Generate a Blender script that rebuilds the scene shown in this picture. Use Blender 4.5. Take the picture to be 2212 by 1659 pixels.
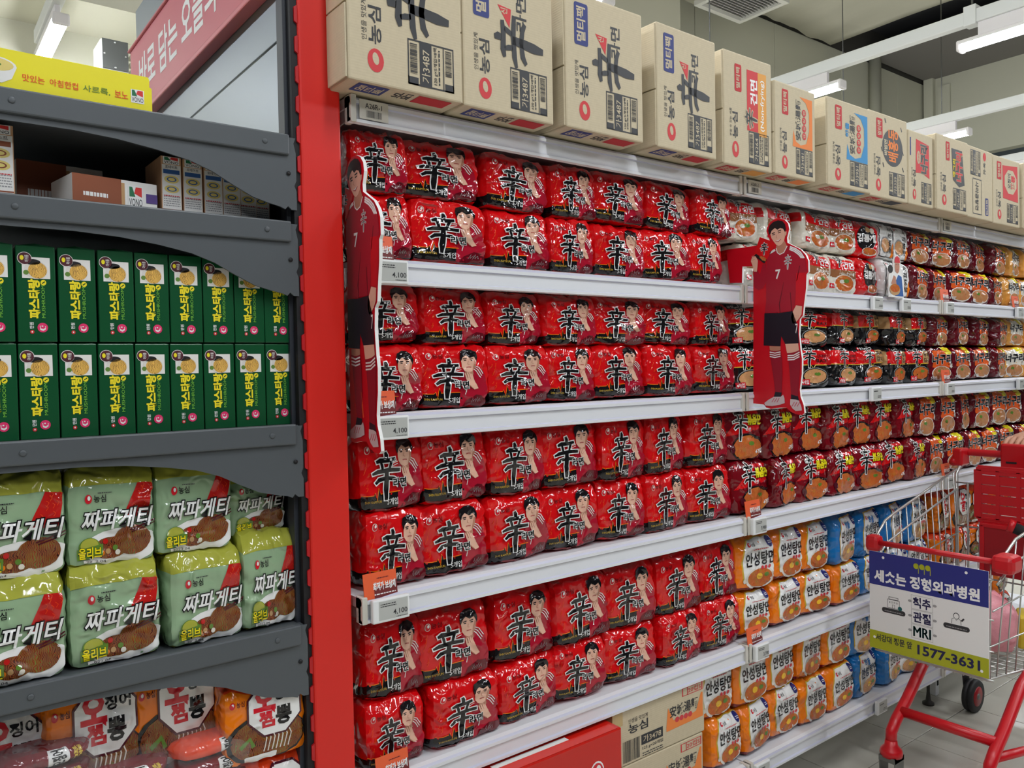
import bpy, bmesh, math, random
from mathutils import Vector, Matrix, noise

# ------------------------------------------------------------------ clear
for o in list(bpy.data.objects): bpy.data.objects.remove(o)
SC = bpy.context.scene
C = SC.collection
random.seed(7)

# ------------------------------------------------------------------ camera
F_PX, W_PX, H_PX = 1729.98, 2212, 1659
CAM = Vector((-0.7141, -1.41535, 1.36))
YAW, PITCH, ROLL = 0.65561, -0.02161, -0.01874
fwd = Vector((math.sin(YAW)*math.cos(PITCH), math.cos(YAW)*math.cos(PITCH), math.sin(PITCH)))
r0 = Vector((math.cos(YAW), -math.sin(YAW), 0)); u0 = r0.cross(fwd)
rgt = math.cos(ROLL)*r0 + math.sin(ROLL)*u0
upv = -math.sin(ROLL)*r0 + math.cos(ROLL)*u0
cd = bpy.data.cameras.new('camera'); cam = bpy.data.objects.new('camera', cd); C.objects.link(cam)
cam.matrix_world = Matrix(((rgt.x, upv.x, -fwd.x, CAM.x), (rgt.y, upv.y, -fwd.y, CAM.y), (rgt.z, upv.z, -fwd.z, CAM.z), (0, 0, 0, 1)))
cd.sensor_fit = 'HORIZONTAL'; cd.sensor_width = 36; cd.lens = 36*F_PX/W_PX
cd.clip_start = 0.02; cd.clip_end = 200
SC.camera = cam

# ------------------------------------------------------------------ world + exposure
wd = bpy.data.worlds.new('world'); SC.world = wd; wd.use_nodes = True
bg = wd.node_tree.nodes['Background']
bg.inputs[0].default_value = (0.92, 0.95, 1.0, 1); bg.inputs[1].default_value = 0.04
vs = SC.view_settings
vs.view_transform = 'Standard'; vs.look = 'None'; vs.exposure = 0.27; vs.gamma = 1; vs.use_curve_mapping = False
LAMP_STRENGTH = 70.0
cy = SC.cycles; cy.use_light_tree = False; cy.max_bounces = 6; cy.diffuse_bounces = 3; cy.glossy_bounces = 3; cy.transmission_bounces = 2; cy.transparent_max_bounces = 6; cy.caustics_reflective = False; cy.caustics_refractive = False

# ------------------------------------------------------------------ materials
def lin(c):
    return tuple(((x/255)/12.92 if x/255 <= 0.04045 else ((x/255+0.055)/1.055)**2.4) for x in c) + (1,)
COL = dict(
 shin=(214, 14, 20), black=(18, 17, 19), white=(236, 236, 234), jersey=(168, 20, 44), darkred=(118, 8, 22), maroon=(96, 10, 24),
 skin=(230, 182, 158), skinshade=(188, 132, 108), hair=(22, 19, 22), gold=(214, 178, 60), yellow=(240, 222, 30), orange=(240, 124, 16),
 redorange=(232, 70, 28), neoorange=(226, 92, 34), blue=(24, 112, 182), navy=(34, 40, 110), deepnavy=(24, 26, 72), sage=(148, 176, 140), olive=(168, 170, 66),
 cream=(226, 220, 206), tan=(186, 146, 98), brown=(150, 98, 62), ribbon=(190, 30, 26), logored=(206, 30, 44), faintred=(120, 10, 16),
 green=(8, 78, 42), limegreen=(120, 190, 60), pink=(226, 40, 104), photo=(222, 218, 212), maroonbadge=(78, 20, 34), grey=(150, 150, 150),
 kraft=(207, 193, 163), kraftdark=(176, 156, 120), ink=(46, 47, 50), stampred=(206, 62, 66), stampnavy=(58, 66, 124), stamporange=(234, 132, 62), stampamber=(226, 160, 76), stampblue=(62, 142, 196), stampyellow=(222, 200, 40), printred=(190, 44, 50),
 cardyellow=(238, 226, 8), signpink=(196, 84, 100), signedge=(206, 106, 116), soupbowl=(232, 232, 230), soup=(226, 206, 120), vonogreen=(30, 110, 70), vonored=(214, 50, 46), vonobrown=(136, 70, 36), vonoside=(206, 160, 120), vonoblue=(52, 96, 160), purple=(84, 60, 130), papergrey=(232, 230, 226),
 promo=(232, 96, 52), promodark=(112, 34, 34), screen=(186, 188, 184), tagwhite=(232, 234, 234), standred=(206, 12, 32), shorts=(20, 20, 34), sock=(150, 16, 40), shoe=(206, 190, 192), shoepink=(196, 80, 96), lip=(180, 84, 80),
 adblue=(34, 44, 124), adwhite=(228, 228, 226), adlime=(166, 170, 30), teal=(16, 92, 92), bowlwhite=(226, 220, 212), kimblack=(26, 24, 26), chefblue=(40, 92, 160), egg=(242, 190, 50), leaf=(96, 132, 50))
MATS = {}
def _new(name):
    m = bpy.data.materials.new(name); m.use_nodes = True
    return m, m.node_tree, m.node_tree.nodes['Principled BSDF']
def crinkle(nt, bsdf, strength, scale):
    tc = nt.nodes.new('ShaderNodeTexCoord'); oi = nt.nodes.new('ShaderNodeObjectInfo')
    ad = nt.nodes.new('ShaderNodeVectorMath'); ad.operation = 'MULTIPLY_ADD'
    ad.inputs[1].default_value = (1, 1, 1)
    sc = nt.nodes.new('ShaderNodeVectorMath'); sc.operation = 'SCALE'; sc.inputs['Scale'].default_value = 17.0
    cb = nt.nodes.new('ShaderNodeCombineXYZ')
    for k in range(3): nt.links.new(oi.outputs['Random'], cb.inputs[k])
    nt.links.new(cb.outputs[0], sc.inputs[0])
    nt.links.new(tc.outputs['Object'], ad.inputs[0]); nt.links.new(sc.outputs[0], ad.inputs[2])
    prev = None
    for sc_, dist, det, st in ((scale, 0.028, 1.0, strength), (scale*3.1, 0.008, 1.5, strength)):
        n1 = nt.nodes.new('ShaderNodeTexNoise'); n1.noise_type = 'RIDGED_MULTIFRACTAL'
        n1.inputs['Scale'].default_value = sc_; n1.inputs['Detail'].default_value = det; n1.inputs['Roughness'].default_value = 0.4
        n1.inputs['Distortion'].default_value = 0.7
        nt.links.new(ad.outputs[0], n1.inputs['Vector'])
        bp = nt.nodes.new('ShaderNodeBump'); bp.inputs['Strength'].default_value = st; bp.inputs['Distance'].default_value = dist
        nt.links.new(n1.outputs[0], bp.inputs['Height'])
        if prev: nt.links.new(prev.outputs[0], bp.inputs['Normal'])
        prev = bp
    nt.links.new(prev.outputs[0], bsdf.inputs['Normal'])
def film(key):                                   # glossy printed plastic film with creases
    k = 'film_'+key
    if k not in MATS:
        m, nt, b = _new(k); b.inputs['Base Color'].default_value = lin(COL[key]); b.inputs['Roughness'].default_value = 0.09
        b.inputs['Specular IOR Level'].default_value = 0.6
        crinkle(nt, b, 1.0, 10.0); MATS[k] = m
    return MATS[k]
def card(key, rough=0.55):                       # printed board and paper
    k = 'card_'+key
    if k not in MATS:
        m, nt, b = _new(k); b.inputs['Base Color'].default_value = lin(COL[key]); b.inputs['Roughness'].default_value = rough
        if key.startswith('kraft'):
            tc = nt.nodes.new('ShaderNodeTexCoord'); n = nt.nodes.new('ShaderNodeTexNoise'); n.inputs['Scale'].default_value = 90; n.inputs['Detail'].default_value = 5
            mx = nt.nodes.new('ShaderNodeMixRGB'); mx.blend_type = 'MULTIPLY'; mx.inputs[0].default_value = 0.16; mx.inputs[1].default_value = lin(COL[key])
            nt.links.new(tc.outputs['Object'], n.inputs['Vector']); nt.links.new(n.outputs[0], mx.inputs[2]); nt.links.new(mx.outputs[0], b.inputs['Base Color'])
            w = nt.nodes.new('ShaderNodeTexWave'); w.inputs['Scale'].default_value = 60; w.bands_direction = 'Z'
            bp = nt.nodes.new('ShaderNodeBump'); bp.inputs['Strength'].default_value = 0.06; bp.inputs['Distance'].default_value = 0.002
            nt.links.new(tc.outputs['Object'], w.inputs['Vector']); nt.links.new(w.outputs[0], bp.inputs['Height']); nt.links.new(bp.outputs[0], b.inputs['Normal'])
        MATS[k] = m
    return MATS[k]
def food(key, stops, scale=110.0, glossy=True):  # printed picture of noodles: strands and pieces of topping
    k = 'food_'+key
    if k not in MATS:
        m, nt, b = _new(k); b.inputs['Roughness'].default_value = 0.26 if glossy else 0.5
        tc = nt.nodes.new('ShaderNodeTexCoord')
        w = nt.nodes.new('ShaderNodeTexWave'); w.inputs['Scale'].default_value = scale; w.inputs['Distortion'].default_value = 14; w.inputs['Detail'].default_value = 1.5; w.inputs['Detail Scale'].default_value = 0.9
        n = nt.nodes.new('ShaderNodeTexNoise'); n.inputs['Scale'].default_value = scale*0.55; n.inputs['Detail'].default_value = 2
        mx = nt.nodes.new('ShaderNodeMath'); mx.operation = 'MULTIPLY_ADD'; mx.inputs[1].default_value = 0.55
        m2 = nt.nodes.new('ShaderNodeMath'); m2.operation = 'MULTIPLY'; m2.inputs[1].default_value = 0.6
        r = nt.nodes.new('ShaderNodeValToRGB')
        el = r.color_ramp.elements
        while len(el) > 1: el.remove(el[-1])
        el[0].position = stops[0][0]; el[0].color = lin(stops[0][1])
        for pos, c in stops[1:]:
            e = el.new(pos); e.color = lin(c)
        nt.links.new(tc.outputs['Object'], w.inputs['Vector']); nt.links.new(tc.outputs['Object'], n.inputs['Vector'])
        nt.links.new(n.outputs[0], m2.inputs[0]); nt.links.new(w.outputs['Fac'], mx.inputs[0]); nt.links.new(m2.outputs[0], mx.inputs[2])
        nt.links.new(mx.outputs[0], r.inputs[0]); nt.links.new(r.outputs[0], b.inputs['Base Color'])
        if glossy: crinkle(nt, b, 1.0, 10.0)
        MATS[k] = m
    return MATS[k]
def soup_red(): return food('soup_red', [(0.2, (120, 40, 12)), (0.45, (196, 90, 34)), (0.6, (232, 150, 70)), (0.75, (210, 60, 30)), (0.9, (120, 130, 50))])
def soup_pale(): return food('soup_pale', [(0.2, (150, 80, 40)), (0.42, (214, 150, 90)), (0.6, (240, 214, 160)), (0.78, (200, 90, 50)), (0.92, (90, 120, 50))])
def soup_dark(): return food('soup_dark', [(0.2, (40, 18, 10)), (0.4, (110, 48, 20)), (0.58, (190, 96, 46)), (0.72, (80, 34, 16)), (0.9, (120, 120, 50))])
def soup_neo(): return food('soup_neo', [(0.2, (90, 40, 20)), (0.4, (190, 110, 50)), (0.6, (236, 210, 150)), (0.75, (190, 60, 36)), (0.9, (80, 90, 46))])
def pasta(): return food('pasta', [(0.25, (70, 44, 24)), (0.42, (196, 140, 50)), (0.6, (240, 200, 110)), (0.8, (230, 180, 80))], 150.0, False)
def plain(name, rgb, rough=0.5, metal=0.0, spec=0.5, bump=None, var=None):
    if name not in MATS:
        m, nt, b = _new(name); b.inputs['Base Color'].default_value = lin(rgb); b.inputs['Roughness'].default_value = rough
        b.inputs['Metallic'].default_value = metal; b.inputs['Specular IOR Level'].default_value = spec
        if bump or var:
            tc = nt.nodes.new('ShaderNodeTexCoord'); n = nt.nodes.new('ShaderNodeTexNoise')
            n.inputs['Scale'].default_value = (bump or var)[0]; n.inputs['Detail'].default_value = 4
            nt.links.new(tc.outputs['Object'], n.inputs['Vector'])
            if bump:
                bp = nt.nodes.new('ShaderNodeBump'); bp.inputs['Strength'].default_value = bump[1]; bp.inputs['Distance'].default_value = 0.01
                nt.links.new(n.outputs[0], bp.inputs['Height']); nt.links.new(bp.outputs[0], b.inputs['Normal'])
            if var:
                mx = nt.nodes.new('ShaderNodeMixRGB'); mx.blend_type = 'MULTIPLY'; mx.inputs[0].default_value = var[1]; mx.inputs[1].default_value = lin(rgb)
                nt.links.new(n.outputs[0], mx.inputs[2]); nt.links.new(mx.outputs[0], b.inputs['Base Color'])
        MATS[name] = m
    return MATS[name]
def glow(name, rgb, s):
    if name not in MATS:
        m, nt, b = _new(name); b.inputs['Base Color'].default_value = (0.9, 0.9, 0.9, 1)
        b.inputs['Emission Color'].default_value = lin(rgb); b.inputs['Emission Strength'].default_value = s; MATS[name] = m
    return MATS[name]
def cling():                                     # clear plastic bag film
    if 'cling' not in MATS:
        m, nt, b = _new('cling'); b.inputs['Base Color'].default_value = (0.95, 0.95, 0.95, 1); b.inputs['Roughness'].default_value = 0.12
        b.inputs['Alpha'].default_value = 0.07; crinkle(nt, b, 0.9, 22.0); MATS['cling'] = m
    return MATS['cling']

# ------------------------------------------------------------------ mesh builder
class MB:
    def __init__(s): s.v = []; s.f = []; s.m = []; s.sm = []; s.mats = []
    def mi(s, mat):
        if mat not in s.mats: s.mats.append(mat)
        return s.mats.index(mat)
    def add(s, vs, fs, mat, smooth=False):
        b = len(s.v); s.v += [tuple(x) for x in vs]; k = s.mi(mat)
        for f in fs: s.f.append(tuple(b+i for i in f)); s.m.append(k); s.sm.append(smooth)
    def box(s, x0, y0, z0, x1, y1, z1, mat):
        s.add([(x0,y0,z0),(x1,y0,z0),(x1,y1,z0),(x0,y1,z0),(x0,y0,z1),(x1,y0,z1),(x1,y1,z1),(x0,y1,z1)],
              [(3,2,1,0),(4,5,6,7),(0,1,5,4),(1,2,6,5),(2,3,7,6),(3,0,4,7)], mat)
    def bbox(s, x0, y0, z0, x1, y1, z1, mat, r=0.003):            # box with chamfered edges
        bm = bmesh.new(); bmesh.ops.create_cube(bm, size=1)
        for v in bm.verts:
            v.co = Vector(((x0+x1)/2+v.co.x*(x1-x0), (y0+y1)/2+v.co.y*(y1-y0), (z0+z1)/2+v.co.z*(z1-z0)))
        bmesh.ops.bevel(bm, geom=bm.edges[:], offset=r, segments=2, affect='EDGES', profile=0.5)
        s.bm(bm, mat)
    def bm(s, bm, mat, smooth=False):
        bm.verts.index_update(); s.add([v.co[:] for v in bm.verts], [[v.index for v in f.verts] for f in bm.faces], mat, smooth); bm.free()
    def prism(s, pts, fn, d, mat, edge=None):                     # closed 2D outline (ccw), fn(p, depth) -> 3D, thickness d
        n = len(pts); A = [fn(p, 0) for p in pts]; B = [fn(p, d) for p in pts]
        tris = tess(pts)
        s.add(A, tris, mat); s.add(B, [t[::-1] for t in tris], edge or mat)
        s.add(A+B, [(i, (i+1) % n, n+(i+1) % n, n+i) for i in range(n)], edge or mat)
    def tube(s, path, r, mat, seg=8, cap=True, closed=False):
        path = [Vector(q) for q in path]; n = len(path); rings = []; up = None
        for i, q in enumerate(path):
            if closed: t = (path[(i+1) % n]-path[i-1]).normalized()
            else: t = (path[min(i+1, n-1)]-path[max(i-1, 0)]).normalized()
            if up is None: up = Vector((0, 0, 1)) if abs(t.z) < 0.9 else Vector((1, 0, 0))
            a = t.cross(up).normalized(); b = a.cross(t).normalized(); up = b
            rr = r[i] if isinstance(r, (list, tuple)) else r
            rings.append([q+a*math.cos(2*math.pi*k/seg)*rr+b*math.sin(2*math.pi*k/seg)*rr for k in range(seg)])
        vs = [x for R in rings for x in R]; fs = []
        for i in range(n if closed else n-1):
            j = (i+1) % n
            for k in range(seg): fs.append((i*seg+k, i*seg+(k+1) % seg, j*seg+(k+1) % seg, j*seg+k))
        if cap and not closed: fs.append(tuple(range(seg))[::-1]); fs.append(tuple((n-1)*seg+k for k in range(seg)))
        s.add(vs, fs, mat, True)
    def lathe(s, prof, mat, fn=lambda x, y, z: (x, y, z), seg=24):  # prof (r, z)
        vs = []; fs = []; n = len(prof)
        for r, z in prof:
            for k in range(seg): vs.append(fn(r*math.cos(2*math.pi*k/seg), r*math.sin(2*math.pi*k/seg), z))
        for i in range(n-1):
            for k in range(seg): fs.append((i*seg+k, i*seg+(k+1) % seg, (i+1)*seg+(k+1) % seg, (i+1)*seg+k))
        fs.append(tuple(range(seg))[::-1]); fs.append(tuple((n-1)*seg+k for k in range(seg)))
        s.add(vs, fs, mat, True)
    def mesh(s, name):
        me = bpy.data.meshes.new(name); me.from_pydata(s.v, [], s.f)
        for m in s.mats: me.materials.append(m)
        me.polygons.foreach_set('material_index', s.m); me.polygons.foreach_set('use_smooth', s.sm); me.update()
        return me
    def build(s, name, parent=None, loc=None):
        o = bpy.data.objects.new(name, s.mesh(name)); C.objects.link(o)
        if parent: o.parent = parent
        if loc: o.location = loc
        return o
def tess(pts):
    from mathutils.geometry import tessellate_polygon
    return [tuple(t) for t in tessellate_polygon([[Vector((p[0], p[1], 0)) for p in pts]])]
def tag(o, label, cat, group=None):
    o['label'] = label; o['category'] = cat
    if group: o['group'] = group
    return o
def thing(name, label, cat, loc=(0, 0, 0), rz=0.0, group=None):
    o = bpy.data.objects.new(name, None); C.objects.link(o); o.location = loc; o.rotation_euler = (0, 0, rz); o.empty_display_size = 0.05
    return tag(o, label, cat, group)
def struct(o): o['kind'] = 'structure'; return o
def inst(name, me, parent=None, loc=(0, 0, 0), rot=(0, 0, 0), scale=(1, 1, 1)):
    o = bpy.data.objects.new(name, me); C.objects.link(o); o.location = loc; o.rotation_euler = rot; o.scale = scale
    if parent: o.parent = parent
    return o
ORD = ['zeroth', 'first', 'second', 'third', 'fourth', 'fifth', 'sixth', 'seventh', 'eighth', 'ninth', 'tenth', 'eleventh', 'twelfth', 'thirteenth', 'fourteenth', 'fifteenth', 'sixteenth', 'seventeenth', 'eighteenth', 'nineteenth', 'twentieth']

# ------------------------------------------------------------------ flat artwork (printing)
_GL = {}
def glyphs(s, bold):
    k = (s, bold)
    if k not in _GL:
        cu = bpy.data.curves.new('t', 'FONT'); cu.body = s; cu.offset = bold; cu.resolution_u = 2; cu.fill_mode = 'FRONT'
        o = bpy.data.objects.new('t', cu); C.objects.link(o)
        me = bpy.data.meshes.new_from_object(o.evaluated_get(bpy.context.evaluated_depsgraph_get()))
        _GL[k] = ([(v.co.x, v.co.y) for v in me.vertices], [tuple(p.vertices) for p in me.polygons])
        bpy.data.objects.remove(o); bpy.data.curves.remove(cu); bpy.data.meshes.remove(me)
    return _GL[k]
class Art:
    def __init__(s, mk): s.it = []; s.mk = mk                      # mk: colour key -> material
    def raw(s, vs, fs, mat, layer): s.it.append((vs, fs, s.mk(mat) if isinstance(mat, str) else mat, layer))
    def poly(s, pts, mat, layer=1): s.raw(pts, tess(pts), mat, layer)
    def rect(s, x0, y0, x1, y1, mat, layer=1, r=0.0):
        if r <= 0: s.raw([(x0,y0),(x1,y0),(x1,y1),(x0,y1)], [(0,1,2,3)], mat, layer)
        else:
            p = []
            for cx, cy, a in ((x1-r, y0+r, -90), (x1-r, y1-r, 0), (x0+r, y1-r, 90), (x0+r, y0+r, 180)):
                for k in range(4): t = math.radians(a+k*30); p.append((cx+r*math.cos(t), cy+r*math.sin(t)))
            s.raw(p, [tuple(range(len(p)))], mat, layer)
    def frame(s, x0, y0, x1, y1, w, mat, layer=1):
        s.rect(x0, y0, x1, y0+w, mat, layer); s.rect(x0, y1-w, x1, y1, mat, layer); s.rect(x0, y0+w, x0+w, y1-w, mat, layer); s.rect(x1-w, y0+w, x1, y1-w, mat, layer)
    def ell(s, cx, cy, rx, ry, mat, layer=1, n=18, rot=0.0):
        c, d = math.cos(rot), math.sin(rot)
        p = [(rx*math.cos(2*math.pi*k/n), ry*math.sin(2*math.pi*k/n)) for k in range(n)]
        s.raw([(cx+a*c-b*d, cy+a*d+b*c) for a, b in p], [tuple(range(n))], mat, layer)
    def stroke(s, path, w, mat, layer=1, grow=0.0):
        n = len(path); L = []; R = []
        for i in range(n):
            a = path[max(i-1, 0)]; b = path[min(i+1, n-1)]; dx, dy = b[0]-a[0], b[1]-a[1]; l = math.hypot(dx, dy) or 1
            ww = (w[i] if isinstance(w, (list, tuple)) else w)/2+grow
            px, py = path[i]
            if i == 0: px -= dx/l*grow; py -= dy/l*grow
            if i == n-1: px += dx/l*grow; py += dy/l*grow
            L.append((px-dy/l*ww, py+dx/l*ww)); R.append((px+dy/l*ww, py-dx/l*ww))
        s.raw(L+R, [(i, n+i, n+i+1, i+1) for i in range(n-1)], mat, layer)
    def text(s, t, x0, y0, x1, y1, mat, layer=2, bold=0.0, outline=None, rot=0, shear=0.0):
        v0, _ = glyphs(t, 0.0)
        ax = min(v[0] for v in v0); bx = max(v[0] for v in v0); ay = min(v[1] for v in v0); by = max(v[1] for v in v0)
        def put(bd, mat, layer):
            vs, fs = glyphs(t, bd); out = []
            for x, y in vs:
                a = (x-ax)/(bx-ax); b = (y-ay)/(by-ay)
                if rot == 90: X = x1-b*(x1-x0); Y = y0+a*(y1-y0)
                elif rot == -90: X = x0+b*(x1-x0); Y = y1-a*(y1-y0)
                else: X = x0+a*(x1-x0); Y = y0+b*(y1-y0); X += shear*(Y-(y0+y1)/2)
                out.append((X, Y))
            s.raw(out, fs, mat, layer)
        if outline: put(bold+outline[1], outline[0], layer-1)
        put(bold, mat, layer)
    # brush drawn spicy character: overlapping strokes
    def sin(s, x0, y0, x1, y1, mat='black', layer=4, outline=('white', 0.018), rot=0, fat=1.0):
        S = [([(.5,1.0),(.53,.93),(.52,.86)], [.07,.11,.09]),
             ([(.17,.80),(.3,.83),(.6,.82),(.84,.84)], [.07,.12,.11,.08]),
             ([(.33,.80),(.36,.72),(.38,.63)], [.06,.08,.07]), ([(.70,.80),(.66,.72),(.62,.64)], [.08,.08,.07]),
             ([(.02,.56),(.2,.60),(.6,.62),(.98,.60)], [.06,.11,.11,.09]),
             ([(.12,.36),(.25,.43),(.5,.46),(.75,.43),(.88,.38)], [.07,.11,.1,.1,.08]),
             ([(.52,.64),(.50,.4),(.47,.2),(.45,.0)], [.12,.14,.15,.09])]
        def f(p):
            a, b = p
            if rot == 90: return (x1-b*(x1-x0), y0+a*(y1-y0))
            return (x0+a*(x1-x0), y0+b*(y1-y0))
        k = (x1-x0) if rot != 90 else (y1-y0)
        S = [(p, [x*fat for x in w]) for p, w in S]
        for p, w in S:
            if outline: s.stroke([f(q) for q in p], [x*k for x in w], outline[0], layer-1, outline[1])
        for p, w in S: s.stroke([f(q) for q in p], [x*k for x in w], mat, layer)
    def barcode(s, x0, y0, x1, y1, mat, layer=2, n=22, vert=False, seed=1):
        rnd = random.Random(seed); p = 0.0; L = (y1-y0) if vert else (x1-x0)
        while p < L*0.97:
            w = L/n*rnd.choice((.25, .4, .6)); 
            if vert: s.rect(x0, y0+p, x1, min(y0+p+w, y1), mat, layer)
            else: s.rect(x0+p, y0, min(x0+p+w, x1), y1, mat, layer)
            p += w+L/n*rnd.choice((.3, .45, .6))
    def lines(s, x0, y0, x1, y1, n, mat, layer=2, vert=False, seed=1):   # rows of print too small to read
        rnd = random.Random(seed)
        for i in range(n):
            a = i/n; b = a+0.42/n
            if vert:
                yy = y0; 
                while yy < y1-(y1-y0)*.04:
                    l = (y1-y0)*rnd.uniform(.05, .16); s.rect(x0+(x1-x0)*a, yy, x0+(x1-x0)*b, min(yy+l, y1), mat, layer); yy += l+(y1-y0)*.03
            else:
                xx = x0
                while xx < x1-(x1-x0)*.04:
                    l = (x1-x0)*rnd.uniform(.05, .16); s.rect(xx, y0+(y1-y0)*a, min(xx+l, x1), y0+(y1-y0)*b, mat, layer); xx += l+(x1-x0)*.03
    def onto(s, mb, O, ex, ey, eps=0.00025, n=None):                # flat face
        O, ex, ey = Vector(O), Vector(ex), Vector(ey); n = Vector(n) if n else ex.cross(ey).normalized()
        for vs, fs, mat, ly in s.it:
            mb.add([O+ex*x+ey*y+n*(eps*ly) for x, y in vs], fs, mat)
    def wrap(s, mb, fn, N, eps=0.0005):                             # curved face: fn(u, v, lift) -> 3D
        mats = []; bm = bmesh.new()
        for vs, fs, mat, ly in s.it:
            if mat not in mats: mats.append(mat)
            k = mats.index(mat); bv = [bm.verts.new((x, y, ly)) for x, y in vs]
            for f in fs:
                try: bm.faces.new([bv[i] for i in f]).material_index = k
                except ValueError: pass
        for i in range(N+1):
            for ax in (0, 1):
                co = [0, 0, 0]; no = [0, 0, 0]; co[ax] = i/N; no[ax] = 1
                bmesh.ops.bisect_plane(bm, geom=bm.verts[:]+bm.edges[:]+bm.faces[:], dist=1e-6, plane_co=co, plane_no=no, clear_inner=(i == 0), clear_outer=(i == N))
        bm.verts.index_update()
        P = [fn(v.co.x, v.co.y, v.co.z*eps) for v in bm.verts]
        b = len(mb.v); mb.v += [tuple(q) for q in P]
        for f in bm.faces:
            mb.f.append(tuple(b+v.index for v in f.verts)); mb.m.append(mb.mi(mats[f.material_index])); mb.sm.append(True)
        bm.free()
# ------------------------------------------------------------------ noodle packs: shape
def ridge(v): return 1.0-2.0*abs(noise.noise(v))
def pack_point(W, D, H, p, seed, wr, top):
    so = Vector((seed*7.31, seed*3.17, seed*5.77))
    def P(a, b, c, lift=0.0):
        l = (abs(a)**p+abs(b)**p+abs(c)**p)**(1.0/p); q = Vector((a/l, b/l, c/l))
        n = Vector((math.copysign(abs(q.x)**(p-1), q.x), math.copysign(abs(q.y)**(p-1), q.y), math.copysign(abs(q.z)**(p-1), q.z)))
        n.normalize()
        t = max(0.0, (q.z-0.45)/0.55)
        yy = q.y*D/2*(1-top*t*t)
        pos = Vector((q.x*W/2*(1-0.03*t), yy, H/2+q.z*H/2))
        ed = min(1.0, (max(abs(a), abs(c)) if abs(b) > 0.99 else 1.0)**5*0.9+0.28)
        w = ridge(q*1.7+so)*0.55+ridge(Vector((q.x*3.2+q.z, q.y*3, q.z*5.2))+so*1.3)*0.5+0.3*ridge(q*7.0+so)
        pos += n*(wr*ed*(w-0.35))
        if t > 0: pos.z += 0.012*t*noise.noise(Vector((q.x*3.1, q.y*2.2, seed)))*top*2
        if pos.z < 0.0005: pos.z = 0.0005
        return pos+n*lift
    return P
def pack_mesh(name, art, body, W, D, H, p=7.0, seed=1, wr=0.0055, top=0.18, N=16, seal=None):
    P = pack_point(W, D, H, p, seed, wr, top); mb = MB()
    faces = {'front': lambda s, t: (s, -1, t), 'back': lambda s, t: (-s, 1, t), 'left': lambda s, t: (-1, -s, t), 'right': lambda s, t: (1, s, t), 'top': lambda s, t: (s, t, 1), 'bottom': lambda s, t: (s, -t, -1)}
    for nm, fn in faces.items():
        n = N if nm in ('front', 'left', 'top') else N//2
        vs = []; fs = {}
        n = N
        for j in range(n+1):
            for i in range(n+1): vs.append(P(*fn(-1+2*i/n, -1+2*j/n)))
        for j in range(n):
            for i in range(n):
                a, b, c = fn(-1+2*(i+.5)/n, -1+2*(j+.5)/n); m = body(nm, a, b, c)
                fs.setdefault(m, []).append((j*(n+1)+i, j*(n+1)+i+1, (j+1)*(n+1)+i+1, (j+1)*(n+1)+i))
        first = True; base = len(mb.v); mb.v += [tuple(v) for v in vs]
        for m, L in fs.items():
            k = mb.mi(film(m))
            for f in L: mb.f.append(tuple(base+x for x in f)); mb.m.append(k); mb.sm.append(True)
    if art: art.wrap(mb, lambda u, v, l: P(2*u-1, -1, 2*v-1, l), N)
    if seal:                                                       # crimped fin along the top
        k = film(seal); V = []; n = 20
        for i in range(n+1):
            x = (-1+2*i/n)*W*0.40; y = 0.006*math.sin(i*1.3+seed); zz = H*0.985+0.003*math.sin(i*2.1)
            V.append((x, y, zz-0.012)); V.append((x*1.02, y+0.012*math.sin(i*.7+seed), zz+0.012+0.004*math.sin(i*1.7+seed*2)))
        mb.add(V, [(2*i, 2*i+2, 2*i+3, 2*i+1) for i in range(n)], k, True)
    return mb.mesh(name)

# ------------------------------------------------------------------ noodle packs: printing
def logo(A, x, y, r, tx='black', k=1.0, ly=2, txt=True):
    A.ell(x, y, r, r*1.15, 'logored', ly); A.ell(x+r*.15, y+r*.25, r*.42, r*.55, 'white', ly+1)
    if txt: A.text('농심', x+r*1.5, y-r*.9, x+r*5.2*k, y+r*.9, tx, ly, 0.012)
def face(A, x, y, s, ly=4):                        # printed portrait head, s = head height
    A.poly([(x-.30*s,y-.02*s),(x-.28*s,y-.28*s),(x-.18*s,y-.44*s),(x-.02*s,y-.52*s),(x+.14*s,y-.45*s),(x+.26*s,y-.28*s),(x+.30*s,y),(x+.28*s,y+.2*s),(x,y+.30*s),(x-.27*s,y+.2*s)], 'skin', ly)
    A.poly([(x+.12*s,y-.46*s),(x+.26*s,y-.28*s),(x+.30*s,y),(x+.24*s,y+.05*s),(x+.18*s,y-.2*s)], 'skinshade', ly+1)
    A.poly([(x-.33*s,y-.02*s),(x-.36*s,y+.2*s),(x-.30*s,y+.42*s),(x-.1*s,y+.52*s),(x+.15*s,y+.52*s),(x+.33*s,y+.4*s),(x+.38*s,y+.15*s),(x+.33*s,y-.05*s),(x+.29*s,y+.08*s),(x+.24*s,y+.2*s),(x+.05*s,y+.14*s),(x-.1*s,y+.26*s),(x-.25*s,y+.14*s),(x-.29*s,y+.02*s)], 'hair', ly+1)
    for dx in (-.15, .12):
        A.stroke([(x+(dx-.08)*s,y+.075*s),(x+(dx+.07)*s,y+.09*s)], .035*s, 'hair', ly+1); A.ell(x+dx*s, y+.015*s, .06*s, .022*s, 'hair', ly+1, 8)
    A.stroke([(x-.02*s,y-.02*s),(x-.05*s,y-.14*s),(x+.02*s,y-.16*s)], .022*s, 'skinshade', ly+1)
    A.stroke([(x-.1*s,y-.28*s),(x,y-.27*s),(x+.09*s,y-.28*s)], .035*s, 'lip', ly+1)
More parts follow.
